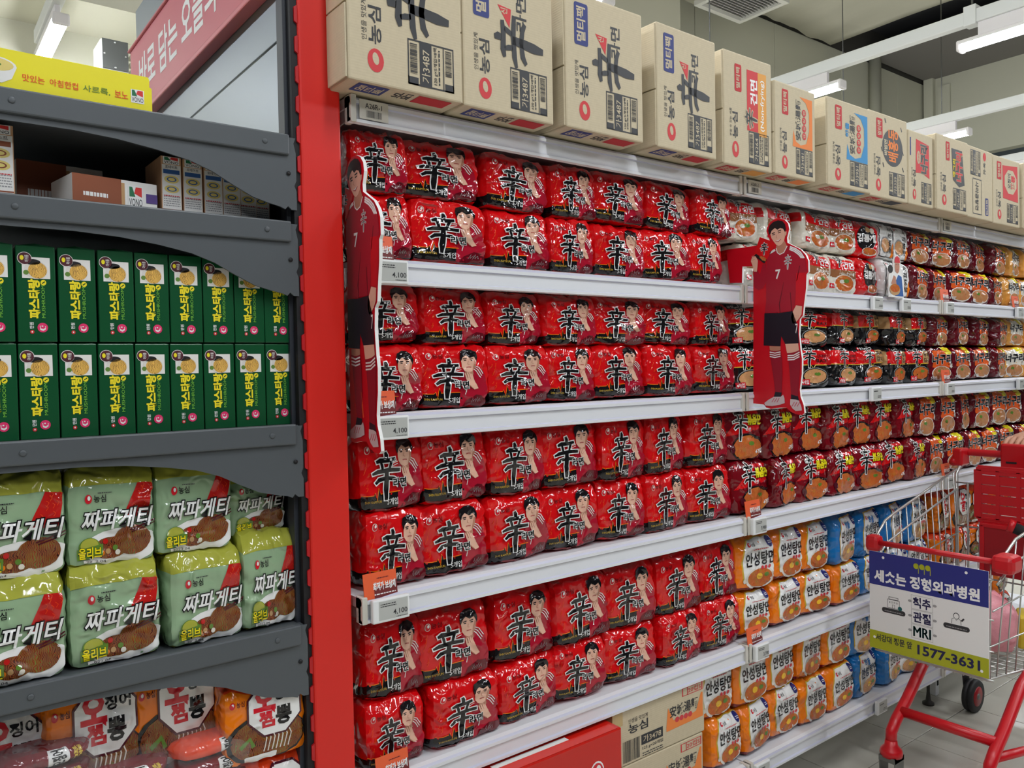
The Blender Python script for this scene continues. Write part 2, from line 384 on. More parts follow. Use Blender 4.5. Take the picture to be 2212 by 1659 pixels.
def shin_art():
    A = Art(film)
    A.poly([(0,0),(.60,0),(.60,.24),(.30,.23),(.275,.31),(.245,.15),(.215,.25),(.20,.22),(0,.215)], 'black', 1)
    A.stroke([(0,.218),(.20,.222),(.217,.255),(.245,.155),(.275,.312),(.30,.233),(.60,.243)], .011, 'orange', 2)
    A.poly([(.0,.0),(.58,.0),(.58,.035),(.0,.03)], 'faintred', 2)
    # jersey, hand, head
    A.poly([(.56,.02),(.57,.30),(.55,.50),(.60,.60),(.66,.62),(.80,.64),(.90,.58),(.96,.42),(.985,.2),(.98,.03)], 'jersey', 2)
    A.poly([(.60,.03),(.97,.03),(.975,.16),(.8,.20),(.66,.12)], 'maroon', 3)
    for i in range(3): A.stroke([(.775-.022*i,.66-.012*i),(.84-.018*i,.63-.03*i),(.90-.018*i,.53-.03*i)], .011, 'white', 3)
    for i in range(2): A.stroke([(.50,.60-.03*i),(.585,.625-.03*i)], .010, 'white', 3)
    A.poly([(.645,.60),(.75,.60),(.76,.52),(.68,.47),(.64,.52)], 'skinshade', 3)
    face(A, .695, .735, .36, 4)
    for i, (x, y) in enumerate(((.635,.56),(.665,.57),(.695,.57),(.725,.55))): A.stroke([(x,y-.02),(x+.02,y-.09),(x+.045,y-.15)], [.018,.024,.026], 'skin', 7)
    A.poly([(.645,.47),(.76,.44),(.80,.36),(.83,.30),(.77,.28),(.70,.36)], 'skin', 7); A.stroke([(.70,.35),(.75,.30)], .012, 'skinshade', 8)
    A.text('7', .63, .205, .665, .29, 'white', 4, 0.01)
    for i in range(4): A.stroke([(.72+.03*i,.08+.015*(i % 2)),(.76+.03*i,.16-.02*(i % 2)),(.75+.035*i,.09)], .005, 'grey', 4)
    A.sin(.17, .15, .61, .76, 'black', 9, ('white', .014), fat=1.12)
    A.text('라면', .49, .30, .685, .415, 'black', 11, 0.03, ('white', .05))
    A.text('5개입', .40, .075, .56, .165, 'white', 3, 0.01)
    A.text('SHIN RAMYUN', .06, .12, .31, .155, 'gold', 3)
    A.ell(.125, .80, .042, .052, 'cream', 2); A.ell(.125, .80, .035, .044, 'logored', 3); A.ell(.132, .812, .016, .022, 'white', 4)
    A.text('농심', .18, .765, .32, .835, 'faintred', 2, 0.015)
    rnd = random.Random(3)
    for k in range(10):
        x = rnd.uniform(.03, .13); y = rnd.uniform(.25, .7); A.stroke([(x,y),(x+.02,y+.02),(x+.03,y+.06)], .008, 'redorange', 1)
    return A
def shin_body(f, a, b, c):
    if f in ('left', 'right', 'front') and c < -.6: return 'black' if f != 'right' else 'maroon'
    return 'shin'
def geon_art():
    A = Art(film)
    A.rect(.10, .60, 1, .86, 'shin', 1); A.rect(.10, .40, 1, .60, 'brown', 1)
    A.sin(.30, .66, .50, .96, 'black', 4, ('white', .012)); A.text('건면', .52, .64, .86, .80, 'white', 3, 0.03)
    A.text('Non-frying', .40, .46, .88, .56, 'cream', 2, 0.01, shear=.2)
    A.ell(.56, .26, .34, .23, 'bowlwhite', 2); A.ell(.56, .27, .30, .20, soup_red(), 3); A.ell(.62, .33, .09, .05, 'leaf', 4); A.ell(.48, .31, .08, .05, 'cream', 4)
    A.rect(.08, .13, .22, .25, 'logored', 4); A.text('4', .11, .15, .15, .23, 'white', 5, .02); A.text('개입', .155, .16, .21, .21, 'white', 5, .01)
    logo(A, .14, .91, .035); return A
def blk_art(tan):
    A = Art(film)
    A.rect(0, .52, 1, .86, 'shin', 1); A.stroke([(0,.52),(.5,.52),(.56,.44),(.62,.52),(1,.52)], .02, 'gold', 2)
    if tan: A.rect(.68, .54, 1, .86, 'tan', 2); A.text('두부', .72, .70, .95, .82, 'black', 3, .02); A.text('김치', .72, .56, .95, .68, 'black', 3, .02)
    A.sin(.30, .46, .64, .98, 'black', 4, ('white', .014))
    if not tan: A.text('BLACK', .64, .58, .92, .66, 'black', 4, .02); A.text('신라면', .66, .69, .9, .77, 'maroon', 4, .02)
    A.ell(.60, .25, .33, .21, 'grey', 2); A.ell(.60, .25, .31, .19, 'black', 3); A.ell(.60, .26, .28, .165, soup_pale() if not tan else soup_red(), 4); A.ell(.66, .31, .08, .04, 'leaf', 5)
    A.rect(.22, .06, .46, .19, 'logored', 5); A.text('4개입', .25, .08, .43, .17, 'white', 6, .015)
    logo(A, .14, .91, .035, 'white'); return A
def bok_art():
    A = Art(film)
    A.poly([(.0,.45),(.55,.9),(1,.9),(1,.55),(.6,.5)], 'shin', 1)
    A.ell(.60, .22, .42, .26, 'black', 2); A.ell(.60, .22, .38, .23, soup_red(), 3); A.ell(.7, .3, .07, .04, 'leaf', 4); A.poly([(.66,.46),(.95,.40),(1,.34),(.8,.38)], 'kimblack', 4)
    A.sin(.22, .36, .62, .96, 'black', 6, ('white', .018))
    A.text('볶음면', .60, .64, .97, .82, 'yellow', 5, .05, ('black', .05), shear=.15)
    A.text('4개입', .80, .10, .98, .19, 'white', 5, .02); A.text('라면', .55, .52, .68, .59, 'white', 7, .02); A.ell(.2, .22, .07, .08, 'maroonbadge', 4)
    logo(A, .10, .88, .035, 'white', txt=False); return A
def neo_art(mild=False):
    A = Art(film)
    A.poly([(.18,.40),(.20,.86),(.55,.90),(.88,.84),(.86,.40),(.55,.34)], 'neoorange' if not mild else 'cream', 1)
    A.poly([(.55,.98),(.72,.70),(.92,.80),(.95,.95)], 'yellow', 2)
    A.ell(.50, .22, .36, .22, 'bowlwhite', 2); A.ell(.50, .23, .33, .19, soup_neo(), 3); A.ell(.42, .3, .07, .04, 'leaf', 4)
    A.text('너구리', .16, .50, .88, .76, 'black', 5, .035, ('white', .03), shear=.1)
    A.text('5개입', .10, .06, .32, .15, 'white', 5, .02); A.ell(.90, .45, .08, .06, 'bowlwhite', 3); A.ell(.86, .42, .05, .05, 'bowlwhite', 3)
    logo(A, .16, .90, .035, 'white', txt=False); return A
def kim_art():
    A = Art(film)
    A.ell(.5, .52, .36, .34, 'kimblack', 2); A.text('김통깨', .18, .42, .82, .62, 'white', 4, .05); A.ell(.55, .76, .1, .08, 'tan', 3); A.ell(.7, .74, .08, .08, 'cream', 3)
    A.ell(.62, .16, .28, .12, 'bowlwhite', 2); A.ell(.62, .17, .24, .10, soup_red(), 3); logo(A, .16, .93, .035, 'white'); return A
def sari_art():
    A = Art(film)
    for i, ch in enumerate('사리곰탕'): A.text(ch, .58, .74-.19*i, .76, .89-.19*i, 'black', 4, .02)
    A.ell(.38, .36, .30, .24, 'grey', 2); A.ell(.38, .35, .27, .20, soup_pale(), 3); A.poly([(.74,.02),(.98,.02),(.98,.52),(.84,.40),(.74,.2)], 'orange', 2)
    A.rect(.02, .0, .98, .03, 'black', 2); A.rect(.02, .0, .045, .95, 'ink', 2); logo(A, .14, .88, .04); return A
def ans_art(blue):
    A = Art(film)
    A.poly([(.16,.20),(.13,.55),(.20,.80),(.34,.94),(.96,.96),(.97,.30),(.85,.1),(.3,.1)], 'gold', 1)
    A.poly([(.19,.22),(.16,.55),(.23,.79),(.36,.92),(.96,.94),(.97,.32),(.85,.12),(.32,.12)], 'white', 2)
    A.ell(.58, .20, .36, .21, 'bowlwhite', 3); A.ell(.58, .21, .31, .17, soup_red() if not blue else soup_pale(), 4); A.ell(.56, .24, .075, .055, 'egg', 5); A.ell(.74, .25, .06, .04, 'leaf', 5)
    for x in (.2, .95): A.ell(x, .2, .04, .05, 'cream', 4)
    A.text('안성탕면', .23, .44, .95, .68, 'black', 5, .022)
    if blue: A.text('해물', .42, .70, .64, .84, 'blue', 5, .03)
    else: A.lines(.42, .72, .80, .76, 1, 'stampred', 5)
    A.ell(.87, .84, .085, .10, 'navy', 4); A.lines(.82, .81, .92, .87, 2, 'white', 5)
    for i in range(3): A.ell(.64+.09*i, .385, .035, .035, 'stampred', 5)
    logo(A, .34, .83, .035, 'black', .8, 4); return A
def jja_art():
    A = Art(film)
    A.rect(0, .80, 1, 1, 'olive', 1)
    A.poly([(.62,.46),(.80,.80),(1.0,.80),(.92,.46)], 'ribbon', 2)
    rnd = random.Random(5)
    for k in range(16):
        t = rnd.random(); x = .66+.18*t+rnd.uniform(.02, .18); y = .48+.3*t; A.stroke([(x,y),(x+.02,y+.03),(x-.005,y+.05)], .006, 'redorange', 3)
    A.ell(.62, .17, .45, .19, 'white', 2); A.ell(.73, .23, .22, .15, soup_dark(), 4); A.ell(.48, .17, .2, .11, soup_dark(), 3)
    for x, y, c in ((.35,.2,'leaf'),(.42,.24,'ribbon'),(.45,.14,'tan'),(.53,.17,'leaf'),(.38,.13,'orange'),(.56,.12,'cream')): A.ell(x, y, .03, .028, c, 5, 10)
    A.stroke([(.70,.33),(1.0,.41)], .014, 'maroonbadge', 6); A.stroke([(.72,.31),(1.0,.38)], .012, 'maroonbadge', 6)
    A.text('짜파게티', .17, .36, .95, .55, 'white', 7, .02, ('black', .055), shear=.25)
    A.ell(.24, .20, .12, .09, 'leaf', 5); A.ell(.24, .215, .10, .07, 'olive', 6)
    A.poly([(.10,.07),(.39,.11),(.39,.22),(.10,.18)], 'leaf', 7); A.text('올리브', .12, .085, .37, .195, 'yellow', 9, .025, ('black', .03))
    A.rect(.17, .03, .56, .065, 'papergrey', 3); A.text('2022.04', .2, .035, .42, .06, 'ink', 4)
    logo(A, .235, .665, .04, 'black', .95, 3); A.lines(.34, .715, .50, .74, 1, 'ink', 3); return A
def jja_body(f, a, b, c): return 'olive' if (c > .62 or f == 'top' or (f == 'bottom')) else 'sage'
def oj_art():
    A = Art(film)
    A.poly([(0,.9),(.4,.78),(1,.86),(1,1),(0,1)], 'redorange', 1)
    A.ell(.5, .26, .50, .30, 'black', 2); A.ell(.52, .27, .46, .26, soup_dark(), 3)
    for i in range(7): A.stroke([(.46+.05*i,.12),(.50+.05*i,.27),(.47+.05*i,.34)], .014, 'cream', 4)
    A.stroke([(.18,.22),(.30,.30),(.34,.2)], .05, 'leaf', 4); A.rect(.22, .02, .62, .10, 'papergrey', 5, .01)
    oc = lambda r: [(.60+r*math.cos(math.radians(22.5+45*k)), .61+r*.98*math.sin(math.radians(22.5+45*k))) for k in range(8)]
    A.poly(oc(.36), 'maroonbadge', 5); A.poly(oc(.335), 'white', 6)
    A.text('오', .36, .60, .60, .84, 'logored', 7, .05); A.text('징어', .60, .68, .86, .81, 'black', 7, .03); A.text('짬', .42, .40, .62, .58, 'logored', 7, .04); A.text('뽕', .62, .40, .80, .60, 'black', 7, .04)
    logo(A, .10, .72, .035, 'maroonbadge', .8); return A
def one(m): return lambda f, a, b, c: m
PACKS = {}
def mk_packs():
    sa = shin_art()
    PACKS['shin'] = [pack_mesh('noodle_pack', sa, shin_body, .168, .21, .142, 10.0, s, .0078, .14) for s in (1, 2, 3, 4, 5, 6)]
    g = geon_art(); PACKS['geon'] = [pack_mesh('noodle_pack', g, lambda f, a, b, c: 'shin' if (f in ('left', 'right') and .2 < c < .72) else 'cream', .165, .2, .15, 8.5, s, .0078, .3) for s in (11, 12)]
    k = blk_art(False); PACKS['black'] = [pack_mesh('noodle_pack', k, lambda f, a, b, c: 'shin' if (f in ('left', 'right') and .05 < c < .72) else 'black', .165, .2, .14, 8.5, s, .0078, .2) for s in (21, 22)]
    k = blk_art(True); PACKS['tan'] = [pack_mesh('noodle_pack', k, lambda f, a, b, c: 'tan' if (f in ('left', 'right') and .05 < c < .72) else 'black', .165, .2, .14, 8.5, s, .0078, .2) for s in (25, 26)]
    k = bok_art(); PACKS['bok'] = [pack_mesh('noodle_pack', k, one('darkred'), .165, .2, .14, 8.0, s, .0085, .25) for s in (31, 32, 33)]
    k = neo_art(); PACKS['mild'] = [pack_mesh('noodle_pack', neo_art(True), one('stampamber'), .165, .2, .14, 8.0, s, .0085, .3) for s in (46,)]; PACKS['neo'] = [pack_mesh('noodle_pack', k, one('maroon'), .165, .2, .14, 8.0, s, .0085, .3) for s in (41, 42, 43)]
    k = kim_art(); PACKS['kim'] = [pack_mesh('noodle_pack', k, one('shin'), .15, .2, .15, 8.5, s, .0078, .3) for s in (51,)]
    k = sari_art(); PACKS['sari'] = [pack_mesh('noodle_pack', k, one('white'), .13, .2, .16, 9, s, .0065, .25) for s in (55, 56)]
    k = ans_art(False); PACKS['ans'] = [pack_mesh('noodle_pack', k, lambda f, a, b, c: 'darkred' if (f == 'bottom' or c < -.86) else 'orange', .155, .21, .165, 8.5, s, .0062, .3) for s in (61, 62, 63)]
    k = ans_art(True); PACKS['blue'] = [pack_mesh('noodle_pack', k, one('blue'), .155, .21, .165, 8.5, s, .0062, .3) for s in (71, 72)]
    k = jja_art(); PACKS['jja'] = [pack_mesh('noodle_pack', k, jja_body, .137, .17, .165, 11.0, s, .0055, .30, seal='olive') for s in (81, 82, 83)]
    k = oj_art(); PACKS['oj'] = [pack_mesh('noodle_pack', k, lambda f, a, b, c: 'redorange' if c > .7 else 'orange', .15, .18, .17, 9.0, s, .006, .25) for s in (91, 92)]
mk_packs()
DIM = dict(shin=(.168, .142), geon=(.165, .15), black=(.165, .14), tan=(.165, .14), bok=(.165, .14), neo=(.165, .14), mild=(.165, .14), kim=(.15, .15), sari=(.13, .16), ans=(.155, .165), blue=(.155, .165), jja=(.137, .165), oj=(.15, .17))
DEP = dict(shin=.21, geon=.2, black=.2, tan=.2, bok=.2, neo=.2, mild=.2, kim=.2, sari=.2, ans=.21, blue=.21, jja=.17, oj=.18)
# ------------------------------------------------------------------ helpers: a pixel's ray met with a plane of the room
def _ray(u, v): return (u-W_PX/2)/F_PX*rgt-(v-H_PX/2)/F_PX*upv+fwd
def at_y(u, v, Y): d = _ray(u, v); return CAM+d*((Y-CAM.y)/d.y)
def at_x(u, v, X): d = _ray(u, v); return CAM+d*((X-CAM.x)/d.x)

# ------------------------------------------------------------------ the hall
m_floor = plain('floor_tile', (196, 192, 180), 0.16, var=(6.0, 0.12)); m_grout = plain('grout', (120, 116, 106), 0.6)
m_wall = plain('wall_panel', (196, 195, 176), 0.7, bump=(2.0, 0.25)); m_seam = plain('seam', (70, 68, 62), 0.8)
m_wrap = plain('wrapped_insulation', (208, 205, 188), 0.75, bump=(3.0, 0.5)); m_void = plain('roof_void', (64, 64, 66), 0.8); m_roof = plain('roof_board', (120, 116, 112), 0.8)
mb = MB(); mb.box(-8, -7, -0.06, 20, 8, -0.004, m_floor); fl = struct(mb.build('floor'))
mb = MB(); mb.bbox(-.2135, -.2135, -.004, .2135, .2135, 0, m_floor, .0012); tile = mb.mesh('tile')
for i in range(-7, 8):
    for j in range(-6, 5): inst('tile', tile, fl, (2.14+.43*(i+.5), -.03+.43*(j+.5), 0))
mb = MB(); mb.box(-1, -2.62, -.0045, 5.7, 2.2, -.0035, m_grout); mb.build('grout', fl)
YB, ZC = 5.2, 6.05
mb = MB(); mb.box(-8, YB+.02, 0, 14, YB+.2, 6.6, m_seam); wb = struct(mb.build('wall_back'))
mb = MB(); mb.bbox(0, 0, 0, 1.688, .03, 6.05, m_wall, .006); pm = mb.mesh('panel')
for k in range(13): inst('panel', pm, wb, (-8.2+1.7*k+.28, YB-.01, 0))
mb = MB(); mb.box(13.4, -6, 4.7, 13.6, YB, 6.2, m_wall); wr = struct(mb.build('wall_right'))
mb = MB(); mb.box(13.36, 4.75, 3.2, 13.42, 4.95, 5.95, m_wall); mb.box(13.3, 5.0, 3.2, 13.42, 5.15, 6.1, m_wall); mb.build('trim_post', wr)
mb = MB(); mb.box(19, -7, 0, 19.2, 8, 7, plain('far_wall', (176, 190, 196), .8)); struct(mb.build('wall_far'))
mb = MB(); mb.box(-8, -7, 6.6, 19.5, 8, 6.7, m_void); ce = struct(mb.build('ceiling'))
def slab(x0, y0, x1, y1, z, seed, sag=.12):                        # insulation wrapped in cloth, edge hanging unevenly
    mb = MB(); nx, ny = 24, 16; V = []; Fs = []
    for j in range(ny+1):
        for i in range(nx+1):
            x = x0+(x1-x0)*i/nx; y = y0+(y1-y0)*j/ny
            e = max(0, 1-min(i, nx-i)/2)+max(0, 1-min(j, ny-j)/2)
            V.append((x+(.05*noise.noise(Vector((y*2, seed, 1))) if i in (0, nx) else 0), y+(.05*noise.noise(Vector((x*2, seed, 4))) if j in (0, ny) else 0), z+sag*noise.noise(Vector((x*.7, y*.9, seed)))*.5+(.05*noise.noise(Vector((x*3, y*3, seed))) if e else 0)))
    b = len(V)
    V += [(x, y, z+.45) for x, y, _ in V]
    for j in range(ny):
        for i in range(nx): a = j*(nx+1)+i; Fs.append((a, a+nx+1, a+nx+2, a+1))
    for i in range(nx):
        Fs.append((i, i+1, b+i+1, b+i)); a = ny*(nx+1)+i; Fs.append((a+1, a, b+a, b+a+1))
    for j in range(ny):
        a = j*(nx+1); Fs.append((a+nx+1, a, b+a, b+a+nx+1)); a += nx; Fs.append((a, a+nx+1, b+a+nx+1, b+a))
    mb.add(V, Fs, m_wrap, True); return mb.build('insulation_slab', ce)
slab(7.9, -4, 10.35, 5.12, 6.02, 1); slab(1.2, -4, 7.25, 4.75, 5.55, 2); slab(-7, -4, .9, 4.2, 6.0, 3)
mb = MB(); mb.box(11.5, -5, 6.1, 13.4, 5.15, 6.2, m_roof); mb.build('roof_board', ce)
mb = MB(); mb.box(-5, 4.6, 3.86, 6.4, 5.2, 6.0, plain('soffit', (192, 190, 172), .75)); struct(mb.build('trim_1'))
mb = MB(); mb.box(-5, 4.56, 4.05, 6.4, 4.62, 4.10, m_void); struct(mb.build('trim_2'))
# wall column pipe
mb = MB(); mb.tube([(11.6, 5.1, 0), (11.6, 5.1, 6.2)], .09, m_wall, 12); struct(mb.build('trim_3'))
# air vent in the left slab
t = thing('air_vent', 'white slatted air vent set in the cloth-wrapped ceiling above the cartons', 'air vent', (7.05, 4.25, 5.50))
mw = plain('vent_white', (214, 212, 204), .5)
mb = MB()
for a in ((-.42, -.34, -.36, .34), (.36, -.34, .42, .34), (-.36, -.34, .36, -.28), (-.36, .28, .36, .34)): mb.box(a[0], a[1], -.06, a[2], a[3], .0, mw)
mb.build('frame', t)
mb = MB(); mb.box(-.36, -.28, .0, .36, .28, .01, m_void); mb.build('backing', t)
mb = MB(); mb.add([(-.36, -.01, -.04), (.36, -.01, -.04), (.36, .012, -.005), (-.36, .012, -.005), (-.36, -.007, -.042), (.36, -.007, -.042), (.36, .015, -.007), (-.36, .015, -.007)], [(0,1,2,3),(7,6,5,4),(0,4,5,1),(2,6,7,3)], mw); sl = mb.mesh('slat')
for k in range(13): inst('slat', sl, t, (0, -.26+k*.043, 0))
# speaker box on the wall, left
t = thing('wall_unit', 'dark grey square metal box hanging on the back wall above the yellow display board', 'equipment box')
p0 = at_y(219, 148, 4.5); p1 = at_y(277, 93, 4.5)
mb = MB(); mb.bbox(p0.x, 4.5, p0.z, p1.x, 4.75, p1.z, plain('unit_white', (200, 198, 190), .6), .01); mb.build('casing', t)
mb = MB(); mb.box(p0.x+.008, 4.49, p0.z+.008, p1.x-.004, 4.5, p1.z-.004, plain('unit_grey', (84, 86, 84), .5)); mb.build('front_plate', t)
for q in ((p0.x+.02, (p0.z+p1.z)/2), (p1.x-.02, (p0.z+p1.z)/2), ((p0.x+p1.x)/2, p0.z+.02), ((p0.x+p1.x)/2, p1.z-.02)):
    mb = MB(); mb.lathe([(.006, 0), (.006, .004)], plain('bolt', (200, 200, 200), .3, 1), lambda x, y, z, q=q: (q[0]+x, 4.489-z, q[1]+y), 8); mb.build('bolt', t)
for k in range(3):
    mb = MB(); mb.box(p1.x+.02, 4.55, p0.z+.02+k*.05, p1.x+.7, 4.6, p0.z+.045+k*.05, m_wall); tag(mb.build('conduit'), 'pale wall conduit, %s from the bottom, beside the dark grey wall box' % ORD[k+1], 'conduit', 'conduits on the back wall')
# lamp tracks with tube lamps, hung on rods; they run away from the viewer
m_track = plain('track_white', (214, 216, 214), .4); m_rod = plain('rod', (110, 110, 108), .4, .8); g_lamp = glow('lamp_glow', (246, 250, 255), LAMP_STRENGTH)
mbd = MB(); mbd.add([(x_, y_, z_) for y_ in (0, 1.2) for x_, z_ in ((-.043, -.056), (-.038, -.082), (-.016, -.097), (.016, -.097), (.038, -.082), (.043, -.056))], [(0, 1, 7, 6), (1, 2, 8, 7), (2, 3, 9, 8), (3, 4, 10, 9), (4, 5, 11, 10), (5, 4, 3, 2, 1, 0), (6, 7, 8, 9, 10, 11)], g_lamp); ME_DIFF = mbd.mesh('diffuser')
mbh = MB(); mbh.bbox(-.016, .1, -.03, .016, 1.1, .066, plain('lamp_housing', (226, 222, 222), .4), .004); mbh.bbox(-.044, -.02, -.058, .044, 1.22, -.028, plain('lamp_housing', (226, 222, 222), .4), .006); ME_HOUS = mbh.mesh('housing')
mbc = MB(); mbc.bbox(-.048, -.03, -.100, .048, .0, -.026, plain('lamp_housing', (226, 222, 222), .4), .012); ME_CAP = mbc.mesh('end_cap')
TR = [(.13, 'left above the yellow display board'), (2.63, 'over the first bay'), (5.14, 'above the cartons'), (7.35, 'beyond the cartons'), (9.6, 'far along the hall'), (-2.4, 'left of the end display')]
for ti, (tx, nm) in enumerate(TR):
    t = thing('lamp_track', 'long white ceiling lamp track hung on thin rods, '+nm, 'lamp track', (tx, 0, 3.62), 0, 'ceiling lamp tracks')
    mb = MB(); mb.bbox(-.035, -4.6, 0, .035, 4.9 if tx < 1 else 4.6, .09, m_track, .006); mb.build('channel', t)
    for k, y in enumerate((-3.4, -1.2, 1.0, 3.2)):
        mb = MB(); mb.tube([(0, y, .09), (0, y, 2.6)], .006, m_rod, 6); mb.build('rod', t)
        mb = MB(); mb.bbox(-.045, y-.04, -.01, .045, y+.04, .12, m_track, .004); mb.build('clamp', t)
    for k in range(5):
        if tx > 7 and k == 0: continue
        y = -4.34+2.1*k
        l = thing('tube_lamp', 'bright white tube lamp, %s along the track %s' % (ORD[k+1], nm), 'lamp', (tx, y, 3.555), 0, 'ceiling tube lamps')
        inst('housing', ME_HOUS, l); inst('diffuser', ME_DIFF, l); inst('end_cap', ME_CAP, l); inst('end_cap', ME_CAP, l, (0, 1.23, 0))

# ------------------------------------------------------------------ main gondola with white shelves
RZ = [1.886, 1.579, 1.273, .917, .550, .205]        # top of each price rail
m_white = plain('shelf_white', (226, 228, 232), .32); m_edge = plain('rail_edge', (196, 196, 214), .35); m_cap = plain('rail_cap', (206, 202, 192), .45); m_under = plain('shelf_under', (150, 148, 146), .5)
m_back = plain('gondola_back', (150, 146, 142), .5)
g = thing('gondola', 'white steel gondola frame with back panel, slotted uprights and feet behind the shelves', 'shelving frame')
for b in range(3):
    mb = MB(); mb.bbox(1.2*b+.02, .455, .12, 1.2*b+1.18, .47, 1.92, m_back, .002); mb.build('back_panel', g)
for k in range(1, 4):
    mb = MB(); mb.bbox(1.2*k-.018, .43, 0, 1.2*k+.018, .455, 1.95, m_white, .002); mb.build('upright', g)
# the leg and the foot seen under the lowest shelf
gl = thing('shelf_support', 'white slotted leg with a dark levelling foot under the lowest shelf', 'shelf leg')
mb = MB(); mb.bbox(2.575, .095, .0, 2.605, .13, .2, m_white, .002); lg = mb.build('leg', gl)
for z in (.04, .09, .14):
    mb = MB(); mb.box(2.584, .0935, z, 2.596, .0955, z+.03, plain('slot_dark', (20, 20, 20), .8)); mb.build('slot', lg)
mb = MB(); mb.lathe([(.022, 0), (.022, .008), (.010, .016), (.006, .05), (.006, .15)], plain('foot_dark', (52, 48, 44), .6), lambda x, y, z: (2.474+x, .078+y, z), 14); mb.build('foot', gl)
RAIL = [(0.0, 0.0), (-.010, -.003), (-.0135, -.008), (-.0135, -.015), (-.009, -.017), (-.009, -.043), (-.0145, -.045), (-.0145, -.051), (-.006, -.053), (0.0, -.05)]
BAY = ['in the bay next to the red post', 'in the middle bay', 'in the far right bay']
for lv, z in enumerate(RZ):
    for b in range(3):
        x0, x1 = (0.0 if b else (.010 if lv in (1, 2) else -.016))+1.2*b+.003, 1.2*b+1.197
        t = thing('gondola_shelf', 'white steel shelf, %s from the top, %s' % (ORD[lv+1], BAY[b]), 'shelf', (0, 0, z), 0, 'white gondola shelves')
        mb = MB(); mb.box(x0, .0, -.022, x1, .43, -.002, m_white); mb.build('deck', t)
        mb = MB(); n = len(RAIL)
        V = [(x0, y, zz) for y, zz in RAIL]+[(x1, y, zz) for y, zz in RAIL]
        Fs = [(i, (i+1) % n, n+(i+1) % n, n+i) for i in range(n)]
        for i, f in enumerate(Fs): mb.add([V[k] for k in f], [(0, 1, 2, 3)], m_edge if i in (1, 3, 5) else m_white)
        mb.add(V[:n], [tuple(range(n))], m_white); mb.add(V[n:], [tuple(range(n))[::-1]], m_white)
        mb.build('price_rail', t)
        for sx in (x0, x1-.012):
            mb = MB(); mb.bbox(sx, -.017, -.052, sx+.012, .012, .001, m_cap, .002); mb.build('end_cap', t)
        mb = MB(); mb.prism([(0.0, -.022), (.43, -.022), (.43, -.09), (.30, -.07), (.02, -.045)], lambda q, d, x0=x0: (x0+.004+d, q[0], q[1]), .003, m_under); mb.build('bracket', t)
# shelf code stickers on the top rail
def sticker(x, txt, label):
    mb = MB(); mb.box(x, -.0155, RZ[0]-.043, x+.062, -.0142, RZ[0]-.006, plain('sticker', (216, 212, 200), .5))
    A = Art(card); A.text(txt, .012, .021, .048, .031, 'ink', 1, .005); A.barcode(.014, .004, .048, .017, 'ink', 1, 16)
    A.onto(mb, (x, -.0156, RZ[0]-.043), (1, 0, 0), (0, 0, 1)); tag(mb.build('shelf_sticker'), label, 'sticker', 'shelf code stickers')
sticker(.006, 'A26R-1', 'cream shelf code sticker on the top rail beside the red post')
sticker(1.225, 'A26R-2', 'cream shelf code sticker on the top rail at the first rail joint')
sticker(2.425, 'A26R-3', 'cream shelf code sticker on the top rail at the second rail joint')

# ------------------------------------------------------------------ red corner post
m_red = plain('post_red', (222, 34, 24), .38, var=(3.0, .08)); m_redd = plain('post_tab', (186, 18, 26), .4); m_dark = plain('dark_gap', (16, 16, 20), .6)
t = thing('corner_post', 'tall red steel post between the grey end display and the white shelves', 'post')
mb = MB(); mb.bbox(-.109, -.003, 0, -.028, .075, 2.7, m_red, .004); mb.build('post', t)
mb = MB(); mb.box(-.122, .004, 0, -.109, .05, 2.7, m_dark); mb.build('slot_strip', t)
mb = MB(); mb.prism([(0, 0), (.006, .004), (.006, .030), (0, .034)], lambda q, d: (-q[0], d, q[1]), .012, m_redd); tb = mb.mesh('tab')
for k in range(48): inst('tab', tb, t, (-.109, .0, .02+k*.055))

# ------------------------------------------------------------------ grey end display
m_grey = plain('end_grey', (82, 87, 91), .42, var=(40.0, .06)); m_steel = plain('end_steel', (132, 142, 150), .34, .35); m_inner = plain('end_inner', (44, 48, 56), .5); m_navy = plain('end_navy', (20, 22, 34), .5)
bk = thing('end_back_panel', 'brushed grey steel back panels of the end display beside the red post', 'back panel')
for z0, z1 in ((.15, .75), (.752, 1.26), (1.262, 1.755), (1.757, 1.977), (1.981, 2.42)):
    mb = MB(); mb.bbox(-.128, .05, z0, -.122, 1.12, z1, m_steel if z1 > 1.9 else m_navy, .0015); mb.build('panel', bk)
mb = MB(); mb.bbox(-.70, 1.08, .1, -.13, 1.095, 1.75, m_navy, .002); tag(mb.build('added_dark_panel'), 'added dark navy panel at the far end, darkening the inside of the grey end display', 'panel')  # unseen panel, added to block the bright hall and keep the interior dark
mb = MB(); mb.bbox(-.130, .02, .1, -.118, .05, 2.5, m_inner, .001); mb.build('slotted_strip', bk)
t = thing('header_sign', 'long pink header sign with white lettering above the grey back panel', 'sign')
mb = MB(); mb.bbox(-.150, .04, 2.085, -.130, 1.10, 2.29, plain('sign_pink', COL['signpink'], .4), .002)
A = Art(card); A.text('바로 담는 오늘의 추천', .10, .05, .98, .155, 'white', 1, .02)
A.onto(mb, (-.1502, 1.10, 2.085), (0, -1, 0), (0, 0, 1), n=(-1, 0, 0)); mb.build('board', t)
for z0, z1 in ((2.072, 2.086), (2.288, 2.295)):
    mb = MB(); mb.bbox(-.156, .03, z0, -.128, 1.11, z1, plain('sign_edge', COL['signedge'], .4), .003); mb.build('edge_trim', t)
EZ = [1.790, 1.632, 1.260, .888, .470]
